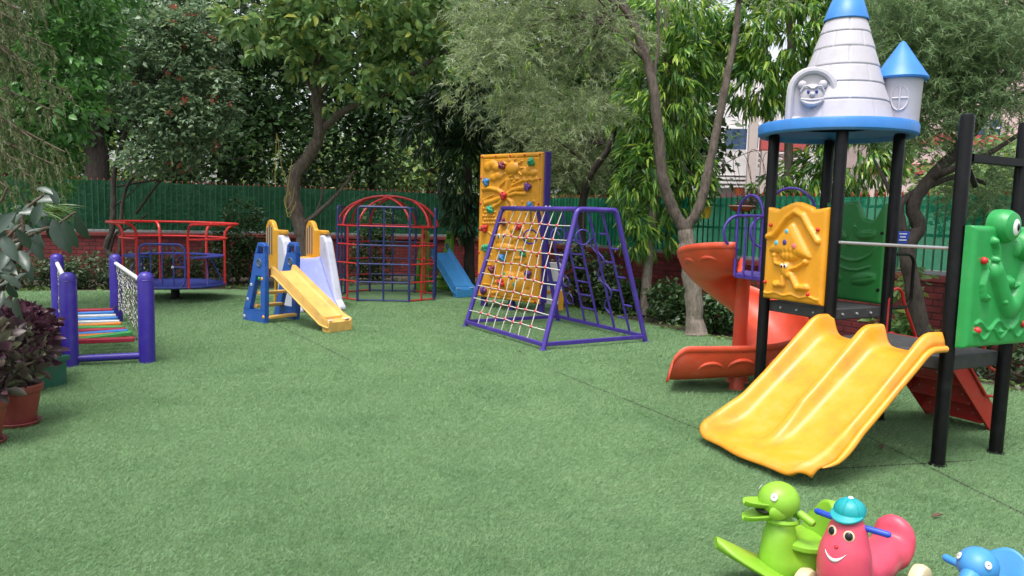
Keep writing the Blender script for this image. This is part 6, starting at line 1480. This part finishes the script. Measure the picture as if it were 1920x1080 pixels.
house_white()
def house_pink():
    b = W(1770, 420, 27); b.z = 0; t = thing('house', 'pale pink house with red bands and a blue window behind the leaning weeping tree', 'house', b); u = V(1, -.1, 0).normalized(); v = V(.1, 1, 0).normalized()
    MB().box(b+v*2+Z_*5, (5.4, 4, 10), (u, v, Z_)).build('wall', 'house_pink', t, smooth=0)
    MB().box(b+u*4.3+v*1.6+Z_*4.4, (3.4, 4, 8.8), (u, v, Z_)).build('white_wing', 'house_white', t, smooth=0)
    for y in (100, 262, 318): MB().box(V(b.x, b.y, 0)+v*-.04+Z_*W(1770, y, 27).z, (5.5, .16, .35), (u, v, Z_)).build('red_band', 'house_red', t, smooth=0)
    MB().box(b+u*2.55-v*.05+Z_*5, (.30, .2, 10), (u, v, Z_)).build('red_corner', 'house_red', t, smooth=0)
    for (px, py, w_, h_) in ((1805, 128, 1.1, 1.0), (1850, 240, .9, .6), (1700, 200, .9, 1.0)):
        c = W(px, py, 26.9); f = MB().box(c, (w_, .10, h_), (u, v, Z_)).build('window', 'sign_blue', t, smooth=0); MB().box(c-v*.03, (w_-.12, .08, h_-.12), (u, v, Z_)).build('pane', 'glass', f, smooth=0)
        MB().box(c-v*.06, (w_-.1, .06, .06), (u, v, Z_)).box(c-v*.062, (.06, .06, h_-.1), (u, v, Z_)).build('glazing_bar', 'house_white', f, smooth=0)
    MB().box(b+u*4.4-v*.5+Z_*W(1900, 262, 26).z, (3.0, 1.0, .12), (u, v, Z_)).build('slab', 'slab_grey', t, smooth=0)
house_pink()

# ---------------------------------------------------------------- turf pile
rng = np.random.default_rng(123); P = []
n = 1500000; y = 2.2+(13.5-2.2)*rng.random(n)**1.75; x = (rng.random(n)*2-1)*(y*.74+.5)
poly = np.array(TURF); ins = np.zeros(n, bool); j = len(poly)-1
for i in range(len(poly)):
    xi, yi = poly[i]; xj, yj = poly[j]; c = ((yi > y) != (yj > y)) & (x < (xj-xi)*(y-yi)/(yj-yi+1e-12)+xi); ins ^= c; j = i
for a, b in SEAMS:
    d = (b-a); L_ = d.length; d.normalize(); t = (x-a.x)*d.x+(y-a.y)*d.y; o = np.abs(-(x-a.x)*d.y+(y-a.y)*d.x); ins &= ~((t > -.1) & (t < L_+.3) & (o < .012*(.4+rng.random(n))))
x, y = x[ins], y[ins]; n = len(x); P = np.stack([x, y, np.zeros(n)], 1)
fl = np.sin(x*2.1+.7*np.sin(y*1.3))*.5+np.sin(y*3.3+x)*.3           # the pile leans in drifts
D = np.stack([.75+.5*fl+rng.normal(size=n)*.8, -.25+rng.normal(size=n)*.8, .75+.3*rng.random(n)], 1); sz = (.85+.10*np.maximum(0, y-4))
tag(leaf_object('artificial_grass', P, D, rng.normal(size=(n, 3))+np.array([0, 0, .6]), (.017+.010*rng.random(n))*(.9+.05*y), (.0027+.0016*rng.random(n))*sz, NEED, 'blade', None), 'short green artificial grass pile covering the play area', 'grass', kind='stuff')
